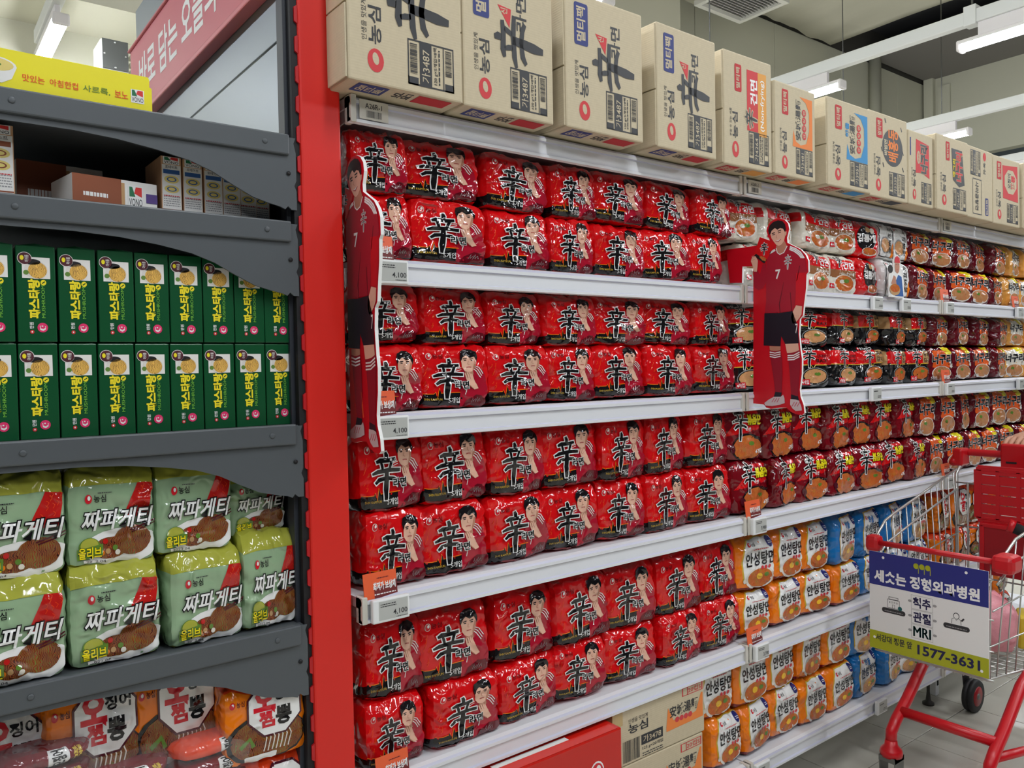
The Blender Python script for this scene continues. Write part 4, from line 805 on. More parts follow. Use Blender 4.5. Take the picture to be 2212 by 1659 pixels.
def figure(A):
    for k, c, l in (('pack','shin',3),('packblack','black',4),('neck','skinshade',2),('face','skin',3),('ear','skin',3),('hair','hair',4),('jersey','jersey',1),('sleeve_l','jersey',2),('sleeve_r','standred',2),('hand_r','skin',3),('hand_l','skin',5),('shorts','shorts',3),('knee_l','skinshade',2),('knee_r','skin',2),('sock_l','sock',3),('sock_r','sock',3),('ank_l','shorts',4),('ank_r','shorts',4),('shoe_l','shoe',5),('shoe_r','shoe',5)): A.poly(FIG[k], c, l)
    A.raw(FIG['packbowl'], [tuple(range(len(FIG['packbowl'])))], food('print_bowl', [(0.2, (120, 50, 20)), (0.5, (220, 150, 70)), (0.8, (180, 60, 30))], 150.0, False), 5)
    cx = sum(p[0] for p in FIG['pack'])/7; cy = sum(p[1] for p in FIG['pack'])/7; A.sin(cx-.018, cy-.012, cx+.008, cy+.022, 'black', 6, ('white', .0012))
    A.stroke(FIG['collar'], .0025, 'white', 3)
    for k in ('st0','st1','st2'): A.stroke(FIG[k], .0032, 'white', 3)
    for k in ('stl0','stl1'): A.stroke(FIG[k], .003, 'white', 3)
    for i in range(3): A.stroke(FIG['sl%d' % i], .003, 'white', 4); A.stroke(FIG['sr%d' % i], .003, 'white', 4)
    a, b = FIG['seven'][0], FIG['seven'][2]; A.text('7', a[0]-.002, b[1], FIG['seven'][1][0], a[1], 'white', 4, .02)
    q = FIG['sleg7']; A.text('7', q[0][0], q[2][1], q[1][0], q[0][1], 'white', 4, .01)
    e = FIG['emb'][0]; A.sin(e[0]-.012, e[1]-.022, e[0]+.012, e[1]+.018, 'grey', 4, ('white', .0008))
    for k in ('browL','browR'): A.stroke(FIG[k], .0026, 'hair', 4)
    for k in ('eyeL','eyeR'): A.stroke(FIG[k], .0022, 'hair', 4)
    A.stroke(FIG['mouth'], [.001,.006,.001], 'lip', 4); m = FIG['mouth']; A.stroke([(m[0][0]+.002,m[0][1]+.001),(m[1][0],m[1][1]+.001),(m[2][0]-.002,m[2][1]+.001)], [.0005,.003,.0005], 'white', 5); A.stroke(FIG['nose'], .0014, 'skinshade', 4)
    for k, dd in (('shoe_l', .0), ('shoe_r', .0)):
        P = FIG[k]; cx = sum(p[0] for p in P)/len(P); cy = sum(p[1] for p in P)/len(P)
        for i in range(3): A.stroke([(cx-.012+.008*i,cy-.004),(cx-.004+.008*i,cy+.008)], .002, 'shoepink', 6)
    h = FIG['hand_r']
    for i in range(3): A.stroke([(h[5][0]+.004+.006*i,h[5][1]+.006+.004*i),(h[7][0]+.010+.006*i,h[7][1]+.004)], .0008, 'skinshade', 4)
    h = FIG['hand_l']
    for i in range(3): A.stroke([(h[0][0]+.002,h[0][1]+.001+.006*i),(h[0][0]+.014,h[0][1]+.004+.006*i)], .0008, 'skinshade', 6)
    j = FIG['jersey']
    for p in ([(.105,.25),(.10,.30),(.115,.36)], [(.14,.26),(.135,.33)], [(.155,.36),(.165,.40)], [(.09,.28),(.11,.262),(.15,.27)]): A.stroke(p, [.0008,.003,.001][:len(p)] if len(p) == 3 else .002, 'maroon', 2)
def clip_left(pts, s0):
    out = []; n = len(pts)
    for i in range(n):
        a, b = pts[i], pts[(i+1) % n]
        if a[0] >= s0: out.append(a)
        if (a[0] >= s0) != (b[0] >= s0):
            t = (s0-a[0])/(b[0]-a[0]); out.append((s0, a[1]+t*(b[1]-a[1])))
    return out
def standee(X, y0, z0, k, s0, label):
    t = thing('standing_cutout', label, 'cut-out board', (X, y0, z0), 0, 'cut-out boards of a footballer'); t.scale = (1, k, k)
    o = clip_left(FIG['outline'], s0) if s0 is not None else FIG['outline']
    # the board stands square to the shelf: across = toward the aisle (-y), thickness along x
    mb = MB(); mb.prism(o[::-1], lambda q, d: (d, -q[0], q[1]), .007, card('standred', .4), card('white', .5)); mb.build('board', t)
    A = Art(lambda c: card(c, .45)); figure(A)
    if s0 is not None:
        it = []
        for vs_, fs_, m_, l_ in A.it:
            V, F_ = [], []
            for f in fs_:
                c = clip_left([vs_[i] for i in f], s0)
                if len(c) > 2: F_.append(tuple(range(len(V), len(V)+len(c)))); V += c
            if F_: it.append((V, F_, m_, l_))
        A.it = it
    mb = MB(); A.onto(mb, (-.0006, 0, 0), (0, -1, 0), (0, 0, 1), .0002, n=(-1, 0, 0)); mb.build('printed_figure', t)
    mb = MB(); mb.box(.007, -.03, .30, .012, .03, .34, card('white', .4)); mb.build('clip', t)
standee(1.243, 0.0, 1.22, 1.0, None, 'cardboard cut-out of a footballer in red holding a noodle pack, between two bays')
standee(.001, .102, 1.208, 1.05, .056, 'cardboard cut-out of a footballer in red, half hidden beside the red post')
# small chef cut-out
t = thing('chef_cutout', 'small cut-out of a chef in red cap and blue apron holding a bowl', 'cut-out board', (1.985, -.03, 1.575))
ol = [(0,0),(.10,0),(.105,.05),(.095,.085),(.08,.10),(.078,.13),(.062,.148),(.045,.146),(.032,.13),(.03,.10),(.012,.092),(.0,.075)]
mb = MB(); mb.prism(ol, lambda q, d: (q[0], d, q[1]), .004, card('papergrey'), card('white')); mb.build('board', t)
A = Art(card); A.poly([(.036,.119),(.075,.119),(.072,.136),(.055,.143),(.04,.136)], 'logored', 3); A.ell(.055, .106, .0165, .024, 'skinshade', 2); A.stroke([(.045,.112),(.051,.113)], .002, 'hair', 3); A.stroke([(.059,.113),(.065,.112)], .002, 'hair', 3); A.stroke([(.049,.097),(.055,.095),(.061,.097)], .002, 'lip', 3)
A.poly([(.012,.0),(.012,.07),(.035,.086),(.078,.086),(.096,.07),(.10,.0)], 'white', 1); A.poly([(.04,.004),(.04,.05),(.062,.078),(.085,.072),(.098,.004)], 'chefblue', 2); A.poly([(.012,.045),(.03,.075),(.044,.07),(.05,.04)], 'skinshade', 3); A.ell(.038, .026, .036, .020, 'tan', 4); A.ell(.038, .031, .032, .014, soup_red(), 5); A.ell(.008, .095, .018, .014, 'kimblack', 2)
A.onto(mb2 := MB(), (0, -.0004, 0), (1, 0, 0), (0, 0, 1), n=(0, -1, 0)); mb2.build('printed_figure', t)

# ------------------------------------------------------------------ end display: green pasta boxes
def green_mesh():
    w, h, d = .0535, .150, .19; mb = MB(); mb.bbox(-w/2, 0, 0, w/2, d, h, card('green', .3), .0015)
    mb.add([(-w/2+.002,.001,h),(w/2-.002,.001,h),(w/2-.002,.02,h+.002),(0,.012,h+.005),(-w/2+.002,.02,h+.002)], [(0,1,2,3,4)], card('green', .3))
    A = Art(card); A.rect(.15, .66, .86, .88, 'papergrey', 1); A.ell(.50, .75, .30, .095, 'photo', 2); A.ell(.54, .745, .24, .085, pasta(), 3); A.ell(.42, .83, .2, .03, 'hair', 3); A.ell(.25, .72, .07, .025, 'leaf', 3)
    A.ell(.22, .865, .185, .066, 'papergrey', 3, 24); A.ell(.22, .865, .17, .060, 'maroonbadge', 4, 24); A.ell(.15, .87, .05, .025, 'yellow', 5); A.text('머쉬룸', .22, .83, .32, .90, 'papergrey', 5, .01, rot=90)
    A.text('파스타랑', .30, .25, .58, .65, 'yellow', 2, .045, rot=90); A.ell(.68, .62, .075, .028, 'yellow', 2); A.stroke([(.64,.61),(.72,.63)], .012, 'green', 3)
    A.text('MUSHROOM', .62, .25, .71, .59, 'limegreen', 2, .0, rot=90)
    A.ell(.63, .15, .135, .05, 'pink', 2, 20); A.stroke([(.56,.17),(.57,.135),(.64,.125),(.70,.14),(.70,.165)], .02, 'papergrey', 3); A.stroke([(.60,.165),(.64,.165)], .012, 'papergrey', 3)
    A.text('만원', .30, .14, .40, .205, 'white', 2, .02, rot=90); A.ell(.36, .105, .055, .02, 'logored', 2); A.ell(.36, .105, .02, .009, 'white', 3)
    A.onto(mb, (-w/2, -.0003, 0), (w, 0, 0), (0, 0, h), .0002, n=(0, -1, 0)); return mb.mesh('pasta_box')
gm = green_mesh()
UP = [-.580,-.5235,-.4645,-.4075,-.3525,-.2965,-.2415,-.1875,-.147]; LO = [-.588,-.531,-.474,-.415,-.357,-.301,-.246,-.192,-.146]
UP[-1] = -.1475; UP[-2] = -.2015; UP[-3] = -.2565; UP[-4] = -.312; UP[-5] = -.367; UP[-6] = -.4225; UP[-7] = -.479; UP[-8] = -.536; UP[-9] = -.593
LO = [-.1475-.0556*k for k in range(9)][::-1]
for nm, xs, z in (('lower', LO, EZ[2]), ('upper', UP, EZ[2]+.1525)):
    for i, x in enumerate(xs):
        tag(inst('pasta_box', gm, None, (x, .026+.004*random.random(), z), (0, 0, random.uniform(-.02, .02))), 'green pasta box with yellow lettering, %s from the red post, %s row' % (ORD[9-i], nm), 'box', 'green pasta boxes on the end display')
# ------------------------------------------------------------------ end display: cup soup boxes
def vono_logo(A, x, y, w, h, ly=2, flip=False):
    A.rect(x, y, x+w, y+h, 'white', ly); A.poly([(x+.08*w,y+.95*h),(x+.08*w,y+.5*h),(x+.48*w,y+.5*h),(x+.28*w,y+.95*h)], 'vonogreen', ly+1); A.poly([(x+.52*w,y+.95*h),(x+.40*w,y+.66*h),(x+.92*w,y+.5*h),(x+.92*w,y+.95*h)], 'vonored', ly+1); A.text('VONO', x+.06*w, y+.08*h, x+.94*w, y+.42*h, 'ink', ly+1, .01)
def vono_mesh(warm):
    w, h, d = .034, .105, .10; mb = MB(); mb.bbox(-w/2, 0, 0, w/2, d, h, card('vonoside', .4), .001); A = Art(card)
    A.rect(.04, .0, .96, .86, 'papergrey', 1); vono_logo(A, .1, .87, .8, .12, 2); A.text('콘스프' if warm else '포테이토', .2, .80, .8, .85, 'ink', 2, .01)
    A.rect(.1, .71, .9, .78, 'vonobrown' if warm else 'vonoblue', 2)
    for y in (.62, .46): A.ell(.5, y, .36, .065, 'soup', 2); A.ell(.5, y, .24, .04, 'vonobrown' if warm else 'vonoblue', 3); A.ell(.5, y, .17, .026, 'soup', 4)
    A.lines(.1, .18, .9, .36, 5, 'grey', 2); A.lines(.1, .34, .9, .38, 1, 'stampred', 2); A.rect(.04, .11, .96, .13, 'vonobrown', 2); A.lines(.15, .03, .85, .09, 2, 'ink', 2)
    A.onto(mb, (-w/2, -.0003, 0), (w, 0, 0), (0, 0, h), .0002, n=(0, -1, 0)); return mb.mesh('soup_box')
vb, vw = vono_mesh(False), vono_mesh(True)
for i, x in enumerate((-.3235,-.2865,-.2495,-.2155,-.184,-.158)):
    tag(inst('soup_box', vb, None, (x, .055+.004*i, EZ[1]), (0, 0, .02)), 'slim upright soup box with blue cups, %s from the left of six' % ORD[i+1], 'box', 'upright soup boxes on the end display')
tag(inst('soup_box', vw, None, (-.577, .05, EZ[1]), (0, 0, 0), (1.1, 1, 1.12)), 'slim upright soup box at the left edge of the second grey shelf', 'box')
def lying_mesh():
    mb = MB(); w, d, h = .135, .10, .052; mb.bbox(0, 0, 0, w, d, h, card('papergrey', .4), .001); A = Art(card); A.rect(.0, .0, .56, 1, 'vonobrown', 1); A.rect(.56, .12, .60, .9, 'tan', 1); A.lines(.12, .35, .40, .65, 1, 'papergrey', 2); vono_logo(A, .64, .15, .18, .7, 2); A.rect(.86, .35, 1, .65, 'purple', 2)
    A.onto(mb, (0, -.0003, 0), (w, 0, 0), (0, 0, h), .0002, n=(0, -1, 0)); B = Art(card); B.rect(.02, .05, .9, .9, 'vonoside', 1); B.lines(.05, .1, .8, .8, 4, 'ink', 2); B.onto(mb, (0, 0, h+.0002), (w, 0, 0), (0, d, 0), .0002); return mb.mesh('soup_box')
lm = lying_mesh()
tag(inst('soup_box', lm, None, (-.482, .030, EZ[1]), (0, 0, .16)), 'brown and white soup box lying flat, nearest on the second grey shelf', 'box')
tag(inst('soup_box', lm, None, (-.545, .15, EZ[1]), (0, 0, .12), (1, 1, 1.75)), 'brown and white soup box lying flat behind another on the second grey shelf', 'box')
# yellow display board on top
t = thing('display_board', 'yellow display board with a soup cup and lettering on the top grey shelf', 'display board', (0, .012, EZ[0]+.002))
mb = MB(); ol = [(-.72, 0), (-.3625, 0), (-.3625, .042), (-.366, .044), (-.366, .056), (-.368, .060), (-.72, .064)]
mb.prism(ol, lambda q, d: (q[0], d, q[1]), .004, card('cardyellow', .4)); A = Art(card)
x = -.548
for s, col in (('맛있는', 'redorange'), ('아침한컵', 'redorange'), ('사르륵,', 'leaf'), ('보노', 'redorange')):
    w = .0098*len(s); A.text(s, x, .018, x+w, .029, col, 2, .008); x += w+.007
vono_logo(A, -.395, .014, .020, .022, 1); A.ell(-.585, .036, .030, .013, 'soupbowl', 2); A.poly([(-.615,.036),(-.555,.036),(-.562,.018),(-.575,.010),(-.595,.010),(-.608,.018)], 'soupbowl', 1); A.ell(-.585, .037, .026, .010, 'soup', 3); A.ell(-.583, .037, .008, .003, 'leaf', 4)
A.onto(mb, (0, -.0005, 0), (1, 0, 0), (0, 0, 1), .0002, n=(0, -1, 0)); mb.build('board', t)
mb = MB(); mb.box(-.70, .004, 0, -.3665, .16, .004, card('cardyellow', .4)); mb.build('tray', t)
mb = MB(); mb.box(-.3705, .004, 0, -.3665, .16, .034, card('cardyellow', .4)); mb.build('tray_side', t)
for i, (x, z, y) in enumerate(((-.592, EZ[0]+.007, .10), (-.556, EZ[0]+.007, .20))):
    tag(inst('soup_box', vw, None, (x-.01*i, y, z), (0, 0, 0), (1.2, 1, 1.12-.38*i)), 'soup box standing behind the yellow display board, %s' % ('taller and further left' if i == 0 else 'shorter and further right'), 'box')
# ------------------------------------------------------------------ end display: black bean noodle packs
JL = [(-.650,-.512,.165,EZ[3]),(-.506,-.369,.165,EZ[3]),(-.365,-.236,.163,EZ[3]),(-.236,-.128,.178,EZ[3]), (-.650,-.508,.165,1.045),(-.503,-.372,.166,1.045),(-.368,-.240,.166,1.045),(-.240,-.130,.125,1.055)]
for i, (x0, x1, h, z) in enumerate(JL):
    o = inst('noodle_pack', PACKS['jja'][i % 3], None, ((x0+x1)/2, .012+.085+(.05 if i == 7 else .004*i % 3), z), (random.uniform(-.03, .02), random.uniform(-.02, .02), .10 if i in (2, 3) else random.uniform(-.03, .04)), ((x1-x0)/.137, 1, h/.165))
    tag(o, 'sage green black bean noodle pack, %s from the left, %s row' % (ORD[i % 4+1], 'lower' if i < 4 else 'upper'), 'noodle pack', 'sage green noodle packs on the end display')
# ------------------------------------------------------------------ end display: squid noodle packs and bagged packs
OJ = [(-.19, .075, .648, .16, -.06, 'right, turned outward'), (-.335, .13, .665, .19, .02, 'middle, behind'), (-.465, .13, .665, .19, 0, 'left, behind'), (-.60, .15, .665, .17, 0, 'far left, behind')]
for i, (x, y, z, h, rz, nm) in enumerate(OJ):
    o = inst('noodle_pack', PACKS['oj'][i % 2], None, (x, y+.03, z), (0, 0, rz), (1, 1, h/.17)); tag(o, 'orange squid noodle pack with white octagon on the lowest grey shelf, '+nm, 'noodle pack', 'orange squid noodle packs on the end display')
    if i == 0:
        P = pack_point(.158, .188, .20, 6, 5, .006, .75); mb = MB(); n = 14; V = []
        for j in range(n+1):
            for k in range(n+1): V.append(P(-1+2*k/n, -1+2*j/n, 1))
        V = [(x_, y_, (z_-.17)*.8+.165+(.03 if abs(x_) < .02 and abs(y_) < .03 else 0)) for x_, y_, z_ in V]
        mb.add(V, [(j*(n+1)+k, j*(n+1)+k+1, (j+1)*(n+1)+k+1, (j+1)*(n+1)+k) for j in range(n) for k in range(n)], cling(), True); c = mb.build('plastic_bag', o)
def bag_pack(x, y, z, rz, label, i):
    t = thing('bagged_noodles', label, 'noodle pack', (x, y, z), rz, 'clear bags of squid noodle packs on the end display')
    P = pack_point(.148, .15, .15, 6.5, 60+i, .007, .2)
    for k in range(4):
        mb = MB(); q = P; w, d, h = .138, .13, .031
        Pk = pack_point(w, d, h, 3.2, 70+i*5+k, .004, .0); n = 8
        for fn in (lambda s, u: (s, -1, u), lambda s, u: (s, u, 1), lambda s, u: (-1, -s, u), lambda s, u: (1, s, u), lambda s, u: (-s, 1, u)):
            V = [Pk(*fn(-1+2*a/n, -1+2*b/n)) for b in range(n+1) for a in range(n+1)]
            mb.add(V, [(b*(n+1)+a, b*(n+1)+a+1, (b+1)*(n+1)+a+1, (b+1)*(n+1)+a) for b in range(n) for a in range(n)], film(('darkred', 'redorange', 'maroon', 'darkred')[(k+i) % 4]), True)
        A = Art(film); A.rect(.52, .05, .75, .95, 'white', 1); A.text('오징어', .56, .1, .71, .9, 'black', 2, .03, rot=90); A.text('짬뽕', .80, .15, .93, .85, 'gold', 2, .03)
        A.wrap(mb, lambda u, v, l, Pk=Pk: Pk(2*u-1, -1, 2*v-1, l), n); o = mb.build('noodle_brick', t, (0, 0, .003+k*.034)); o.rotation_euler = (0, 0, .05*math.sin(k*2+i))
    mb = MB(); n = 12
    for fn in (lambda s, u: (s, -1, u), lambda s, u: (s, u, 1), lambda s, u: (-1, -s, u), lambda s, u: (1, s, u)):
        V = [P(*fn(-1+2*a/n, -1+2*b/n)) for b in range(n+1) for a in range(n+1)]
        mb.add(V, [(b*(n+1)+a, b*(n+1)+a+1, (b+1)*(n+1)+a+1, (b+1)*(n+1)+a) for b in range(n) for a in range(n)], cling(), True)
    mb.build('plastic_bag', t)
bag_pack(-.545, .095, .63, .05, 'clear bag of dark red noodle bricks at the left of the lowest grey shelf', 0)
bag_pack(-.425, .09, .565, -.04, 'clear bag of dark red noodle bricks, second from the left on the lowest grey shelf', 1)
bag_pack(-.285, .085, .575, .06, 'clear bag of dark red noodle bricks below the middle orange pack', 2)
for i, (x, y, z) in enumerate(((-.18, .11, EZ[4]), (-.34, .22, EZ[4]), (-.50, .22, EZ[4]))):
    o = inst('noodle_pack', PACKS['oj'][(i+1) % 2], None, (x, y, z), (0, 0, .05), (1, 1, .175/.17)); tag(o, 'orange squid noodle pack, %s from the red post, bottom row, lowest grey shelf' % ORD[i+1], 'noodle pack', 'orange squid noodle packs on the end display')
# ------------------------------------------------------------------ shopping cart, nose toward the viewer
m_wire = plain('cart_wire', (190, 190, 186), .28, .75); m_cred = plain('cart_red', (190, 16, 28), .3); m_cdark = plain('cart_darkred', (150, 10, 24), .35); m_rub = plain('rubber', (24, 24, 26), .6); m_gry = plain('caster_grey', (110, 112, 108), .4, .5)
cart = thing('shopping_cart', 'wire shopping cart with red frame and a clinic advertising sign on its nose', 'shopping cart')
XF, XR = 1.715, 2.42
def ly(x): return -.105+.05*(x-XF)/(XR-XF)          # left side, right side, rim and floor of the basket
def ry(x): return -.470-.07*(x-XF)/(XR-XF)
def rz_(x): return (.79+.055*min(1, max(0, (x-XF-.02)/.09)))+.10*max(0, (x-XF-.12))/(XR-XF-.12)
def bz(x): return .445-.05*(x-XF)/(XR-XF)
def wire(pts, r=.0022, name='wire', m=None, seg=6): b = MB(); b.tube(pts, r, m or m_wire, seg); return b.build(name, cart)
xs = [XF+.0+.052*k for k in range(14)]
for side in (ly, ry):
    ins = .03 if side is ly else -.03
    wire([(x, side(x), rz_(x)) for x in [XF, XF+.03, XF+.06, XF+.10, XF+.16, 2.1, XR]], .0042, 'rim', None, 8)
    wire([(x, side(x)-.006*(1 if side is ly else -1), rz_(x)-.07) for x in [XF+.01, XF+.1, 2.1, XR]], .0034, 'side_rail', None, 8)
    for f in (.42, .72): wire([(x, side(x)-f*ins, bz(x)+(rz_(x)-bz(x))*(1-f)) for x in (XF, 2.1, XR)], .0024, 'side_rail')
    wire([(x, side(x)-ins, bz(x)) for x in (XF, XR)], .0034, 'side_rail')
    for x in xs[1:]: wire([(x, side(x), rz_(x)), (x, side(x)-ins, bz(x))])
for k in range(11):
    y = ly(XF)+(ry(XF)-ly(XF))*(k+.5)/11; yb = y*.94-.018; wire([(XF, y, .785), (XF+.012, yb, bz(XF))])
for z, r in ((.735, .0026), (.62, .0024), (.53, .0024), (.447, .0034)):
    wire([(XF, ly(XF)-.01, z), (XF-.002, ly(XF)-.03, z), (XF-.002, ry(XF)+.03, z), (XF, ry(XF)+.01, z)], r, 'front_rail')
b = MB()
for k in range(15): x = XF+.05*k; b.tube([(x, ly(x)-.03, bz(x)), (x, ry(x)+.03, bz(x))], .002, m_wire, 5)
for k in range(12):
    f = (k+.5)/12; b.tube([(XF, ly(XF)-.03+(ry(XF)+.06-ly(XF))*f, bz(XF)-.004), (XR, ly(XR)-.03+(ry(XR)+.06-ly(XR))*f, bz(XR)-.004)], .002, m_wire, 5)
b.build('basket_floor', cart)['kind'] = 'stuff'
# rear posts
for y in (ly(XR)-.002, ry(XR)+.002):
    wire([(XR, y, bz(XR)), (XR, y, .93), (XR+.05, y, .975), (XR+.08, y, 1.0)], .0065, 'rear_post', None, 10)
for y in (ly(XR)-.05, ly(XR)-.09): wire([(XR-.02, y, bz(XR)), (XR-.02, y, .90)], .004, 'rear_wire', None, 8)
for z in (.56, .74, .90): wire([(XR-.02, ly(XR)-.01, z), (XR-.02, ry(XR)+.01, z)], .003, 'rear_rail')
# red front bar and corner bumpers
wire([(XF-.006, ly(XF)-.01, .788), (XF-.006, ry(XF)+.01, .788)], .0085, 'front_bar', m_cred, 10)
for y, s in ((ly(XF), 1), (ry(XF), -1)):
    b = MB(); b.bbox(XF-.020, y-.018-(.014 if s > 0 else .030), .758, XF+.022+(.03 if s < 0 else 0), y+.014-(.0 if s > 0 else .002), .810, m_cred, .014); b.build('corner_bumper', cart)
# advertising sign
sg = MB(); sg.bbox(XF-.020, -.455, .458, XF-.016, -.108, .762, plain('sign_board', COL['adwhite'], .35), .001)
A = Art(lambda c: card(c, .4)); W_, H_ = .347, .304
A.poly([(0,H_*.66),(W_,H_*.66),(W_,H_),(0,H_)], 'adblue', 1); A.rect(0, 0, W_, H_*.185, 'adlime', 1)
A.text('세솟는 정형외과병원', W_*.05, H_*.70, W_*.93, H_*.815, 'white', 2, .04)
for i in range(3): x = W_*(.42+.05*i); A.ell(x, H_*.925, .008, .0085, 'adlime', 2); A.rect(x+.0062, H_*.855, x+.0082, H_*.925, 'adlime', 2)
for i, (s, c) in enumerate((('척추', 'deepnavy'), ('관절', 'deepnavy'), ('MRI', 'teal'))):
    y = H_*(.535-.145*i); A.frame(W_*.375, y-.012, W_*.56, y+.030, .0008, 'grey', 1); [A.text(s, W_*.395+dd, y-.006, W_*.54+dd, y+.024, c, 2, .03 if i < 2 else 0) for dd in ((0,) if i < 2 else (-.001, 0, .001))]; A.ell(W_*.575, y+.01, .006, .004, 'grey', 1, 10); A.ell(W_*.365, y+.01, .006, .004, 'grey', 1, 10)
for cx, cy in ((.22, .45), (.75, .44)): A.rect(W_*(cx-.105), H_*(cy-.055), W_*(cx+.105), H_*(cy-.005), 'ink', 1, .007); A.lines(W_*(cx-.08), H_*(cy-.04), W_*(cx+.08), H_*(cy-.02), 1, 'grey', 2)
x, y = W_*.22, H_*.45
A.frame(x-.019, y, x+.019, y+.027, .0012, 'ink', 1); A.frame(x-.015, y+.027, x+.015, y+.035, .0012, 'ink', 1); A.frame(x-.004, y, x+.004, y+.012, .001, 'ink', 1); A.ell(x+.020, y+.004, .0065, .0065, 'teal', 2)
for i in range(4): A.frame(x-.014+.0075*i, y+.016, x-.010+.0075*i, y+.021, .0008, 'ink', 1)
x, y = W_*.75, H_*.44
A.stroke([(x-.013,y),(x-.012,y+.014),(x-.004,y+.018),(x+.004,y+.018),(x+.012,y+.014),(x+.013,y)], .0013, 'ink', 1); A.ell(x, y+.024, .0085, .0095, 'ink', 1); A.ell(x, y+.0235, .0068, .0078, 'adwhite', 2); A.stroke([(x+.014,y+.012),(x+.021,y+.020)], .0045, 'ink', 1); A.stroke([(x-.003,y+.016),(x,y+.010),(x+.003,y+.016)], .001, 'ink', 1)
A.text('서강대 정문 앞', W_*.06, H_*.085, W_*.38, H_*.155, 'ink', 2, .03); A.text('1577-3631', W_*.43, H_*.055, W_*.93, H_*.145, 'deepnavy', 2, .03)
for cx, cy in ((.13, .95), (.83, .95), (.045, .115), (.945, .055)): A.ell(W_*cx, H_*cy, .0042, .0042, 'white', 3)
A.onto(sg, (XF-.0202, -.108, .458), (0, -1, 0), (0, 0, 1), .0002, n=(-1, 0, 0)); sg.build('advertising_sign', cart)
# handle, coin lock and child seat
wire([(2.44, -.035, .965), (2.49, -.032, 1.0), (2.50, -.06, 1.004), (2.50, -.56, 1.004), (2.49, -.575, 1.0), (2.44, -.57, .965)], .0135, 'handle', m_cred, 12)
for y in (-.05, -.55): b = MB(); b.bbox(2.44, y-.018, .955, 2.51, y+.018, 1.02, m_cred, .008); b.build('handle_bracket', cart)
b = MB(); b.bbox(2.475, -.305, .945, 2.53, -.185, 1.045, m_cred, .007); lk = b.build('coin_lock', cart)
b = MB(); b.box(2.4735, -.24, .975, 2.4755, -.205, .982, m_rub); b.build('coin_slot', lk)
def panel(y0, y1, z0, z1, rows, cols, x, name, m):
    b = MB(); py = [y0+(y1-y0)*i/cols for i in range(cols+1)]; pz = [z0+(z1-z0)*j/rows for j in range(rows+1)]; f = .006
    b.bbox(x, min(y0, y1)-.006, z0-.006, x+.014, max(y0, y1)+.006, z0+f, m, .003); b.bbox(x, min(y0, y1)-.006, z1-f, x+.014, max(y0, y1)+.006, z1+.010, m, .003)
    for i, y in enumerate(py): wv = .006 if 0 < i < cols else .012; b.box(x, y-wv, z0, x+.012, y+wv, z1, m)
    for j, z in enumerate(pz): b.box(x+.001, min(y0, y1), z-.0155, x+.011, max(y0, y1), z+.0155, m)
    return b.build(name, cart)
panel(-.175, -.50, .795, .965, 5, 5, 2.31, 'child_seat_back', m_cred)
b = MB(); b.bbox(2.325, -.50, .785, 2.40, -.17, .797, m_cdark, .003); b.build('child_seat', cart)
b = MB(); b.bbox(2.30, -.50, .60, 2.312, -.19, .775, m_cdark, .004); b.bbox(2.296, -.505, .765, 2.316, -.185, .782, m_cred, .004); b.bbox(2.296, -.20, .60, 2.316, -.185, .775, m_cred, .003); b.build('seat_flap', cart)
wire([(2.20, -.325, .80), (2.21, -.40, .77), (2.24, -.46, .75)], .019, 'roller_grip', m_rub, 12); wire([(2.197, -.317, .804), (2.203, -.332, .798)], .022, 'roller_ring', m_cred, 14)
# red tube frame and casters
for y in (-.2, -.475):
    wire([(1.643, y, .195), (1.645, y, .235), (1.675, y, .262), (1.74, y, .305), (1.86, y, .40), (1.92, y, .425), (2.40, y*1.05, .40)], .0165, 'frame_tube', m_cred, 12)
    wire([(1.66, y, .25), (1.9, y, .20), (2.2, y*.8 if y > -.3 else y*1.08, .18), (2.53, y*.25 if y > -.3 else y*1.16, .16)], .013, 'lower_tube', m_cred, 10) if y < -.3 else None
wire([(1.70, -.205, .282), (1.70, -.47, .282)], .0155, 'cross_bar', m_cred, 12)
def caster(x, y):
    c = MB(); c.lathe([(.020, .16), (.031, .162), (.033, .172), (.030, .183), (.019, .195), (.017, .21)], m_cred, lambda a, b_, z: (x+a, y+b_, z), 20); cp = c.build('caster_cap', cart)
    c = MB()
    for s in (-1, 1): c.prism([(-.028, .165), (.028, .165), (.02, .06), (.008, .05), (-.008, .05), (-.02, .06)], lambda q, d, s=s: (x+q[0], y+s*.022+d*s, q[1]), .003, m_gry)
    c.box(x-.028, y-.025, .15, x+.028, y+.025, .165, m_gry); c.build('fork', cart)
    wheel(x, y, .055, .016)
def wheel(x, y, r, hw):
    f = lambda a, b_, z: (x+a, y+z, r+b_)
    c = MB(); c.lathe([(r*.62, -hw), (r*.94, -hw), (r, -hw*.6), (r, -hw*.2), (r*.97, -hw*.15), (r*.97, hw*.15), (r, hw*.2), (r, hw*.6), (r*.94, hw), (r*.62, hw)], m_rub, f, 28); w_ = c.build('wheel', cart)
    c = MB(); c.lathe([(.0, -hw*1.1), (r*.60, -hw*1.08), (r*.60, hw*1.08), (.0, hw*1.1)], m_cdark, f, 24); c.build('wheel_hub', w_)
    c = MB(); c.lathe([(.012, -hw*1.2), (.012, hw*1.2)], m_gry, f, 12); c.build('axle', w_)
caster(1.643, -.2); caster(1.643, -.475); wheel(2.54, -.06, .062, .018); wheel(2.54, -.54, .062, .018)
for y in (-.06, -.54):
    c = MB(); c.prism([(2.50, .19), (2.57, .19), (2.555, .05), (2.525, .05)], lambda q, d, y=y: (q[0], y+.022+d, q[1]), .004, m_rub); c.build('wheel_fork', cart)
    wire([(2.535, y, .15), (2.52, y, .30), (2.42, y*.98, .42)], .014, 'rear_leg', m_cred, 10)
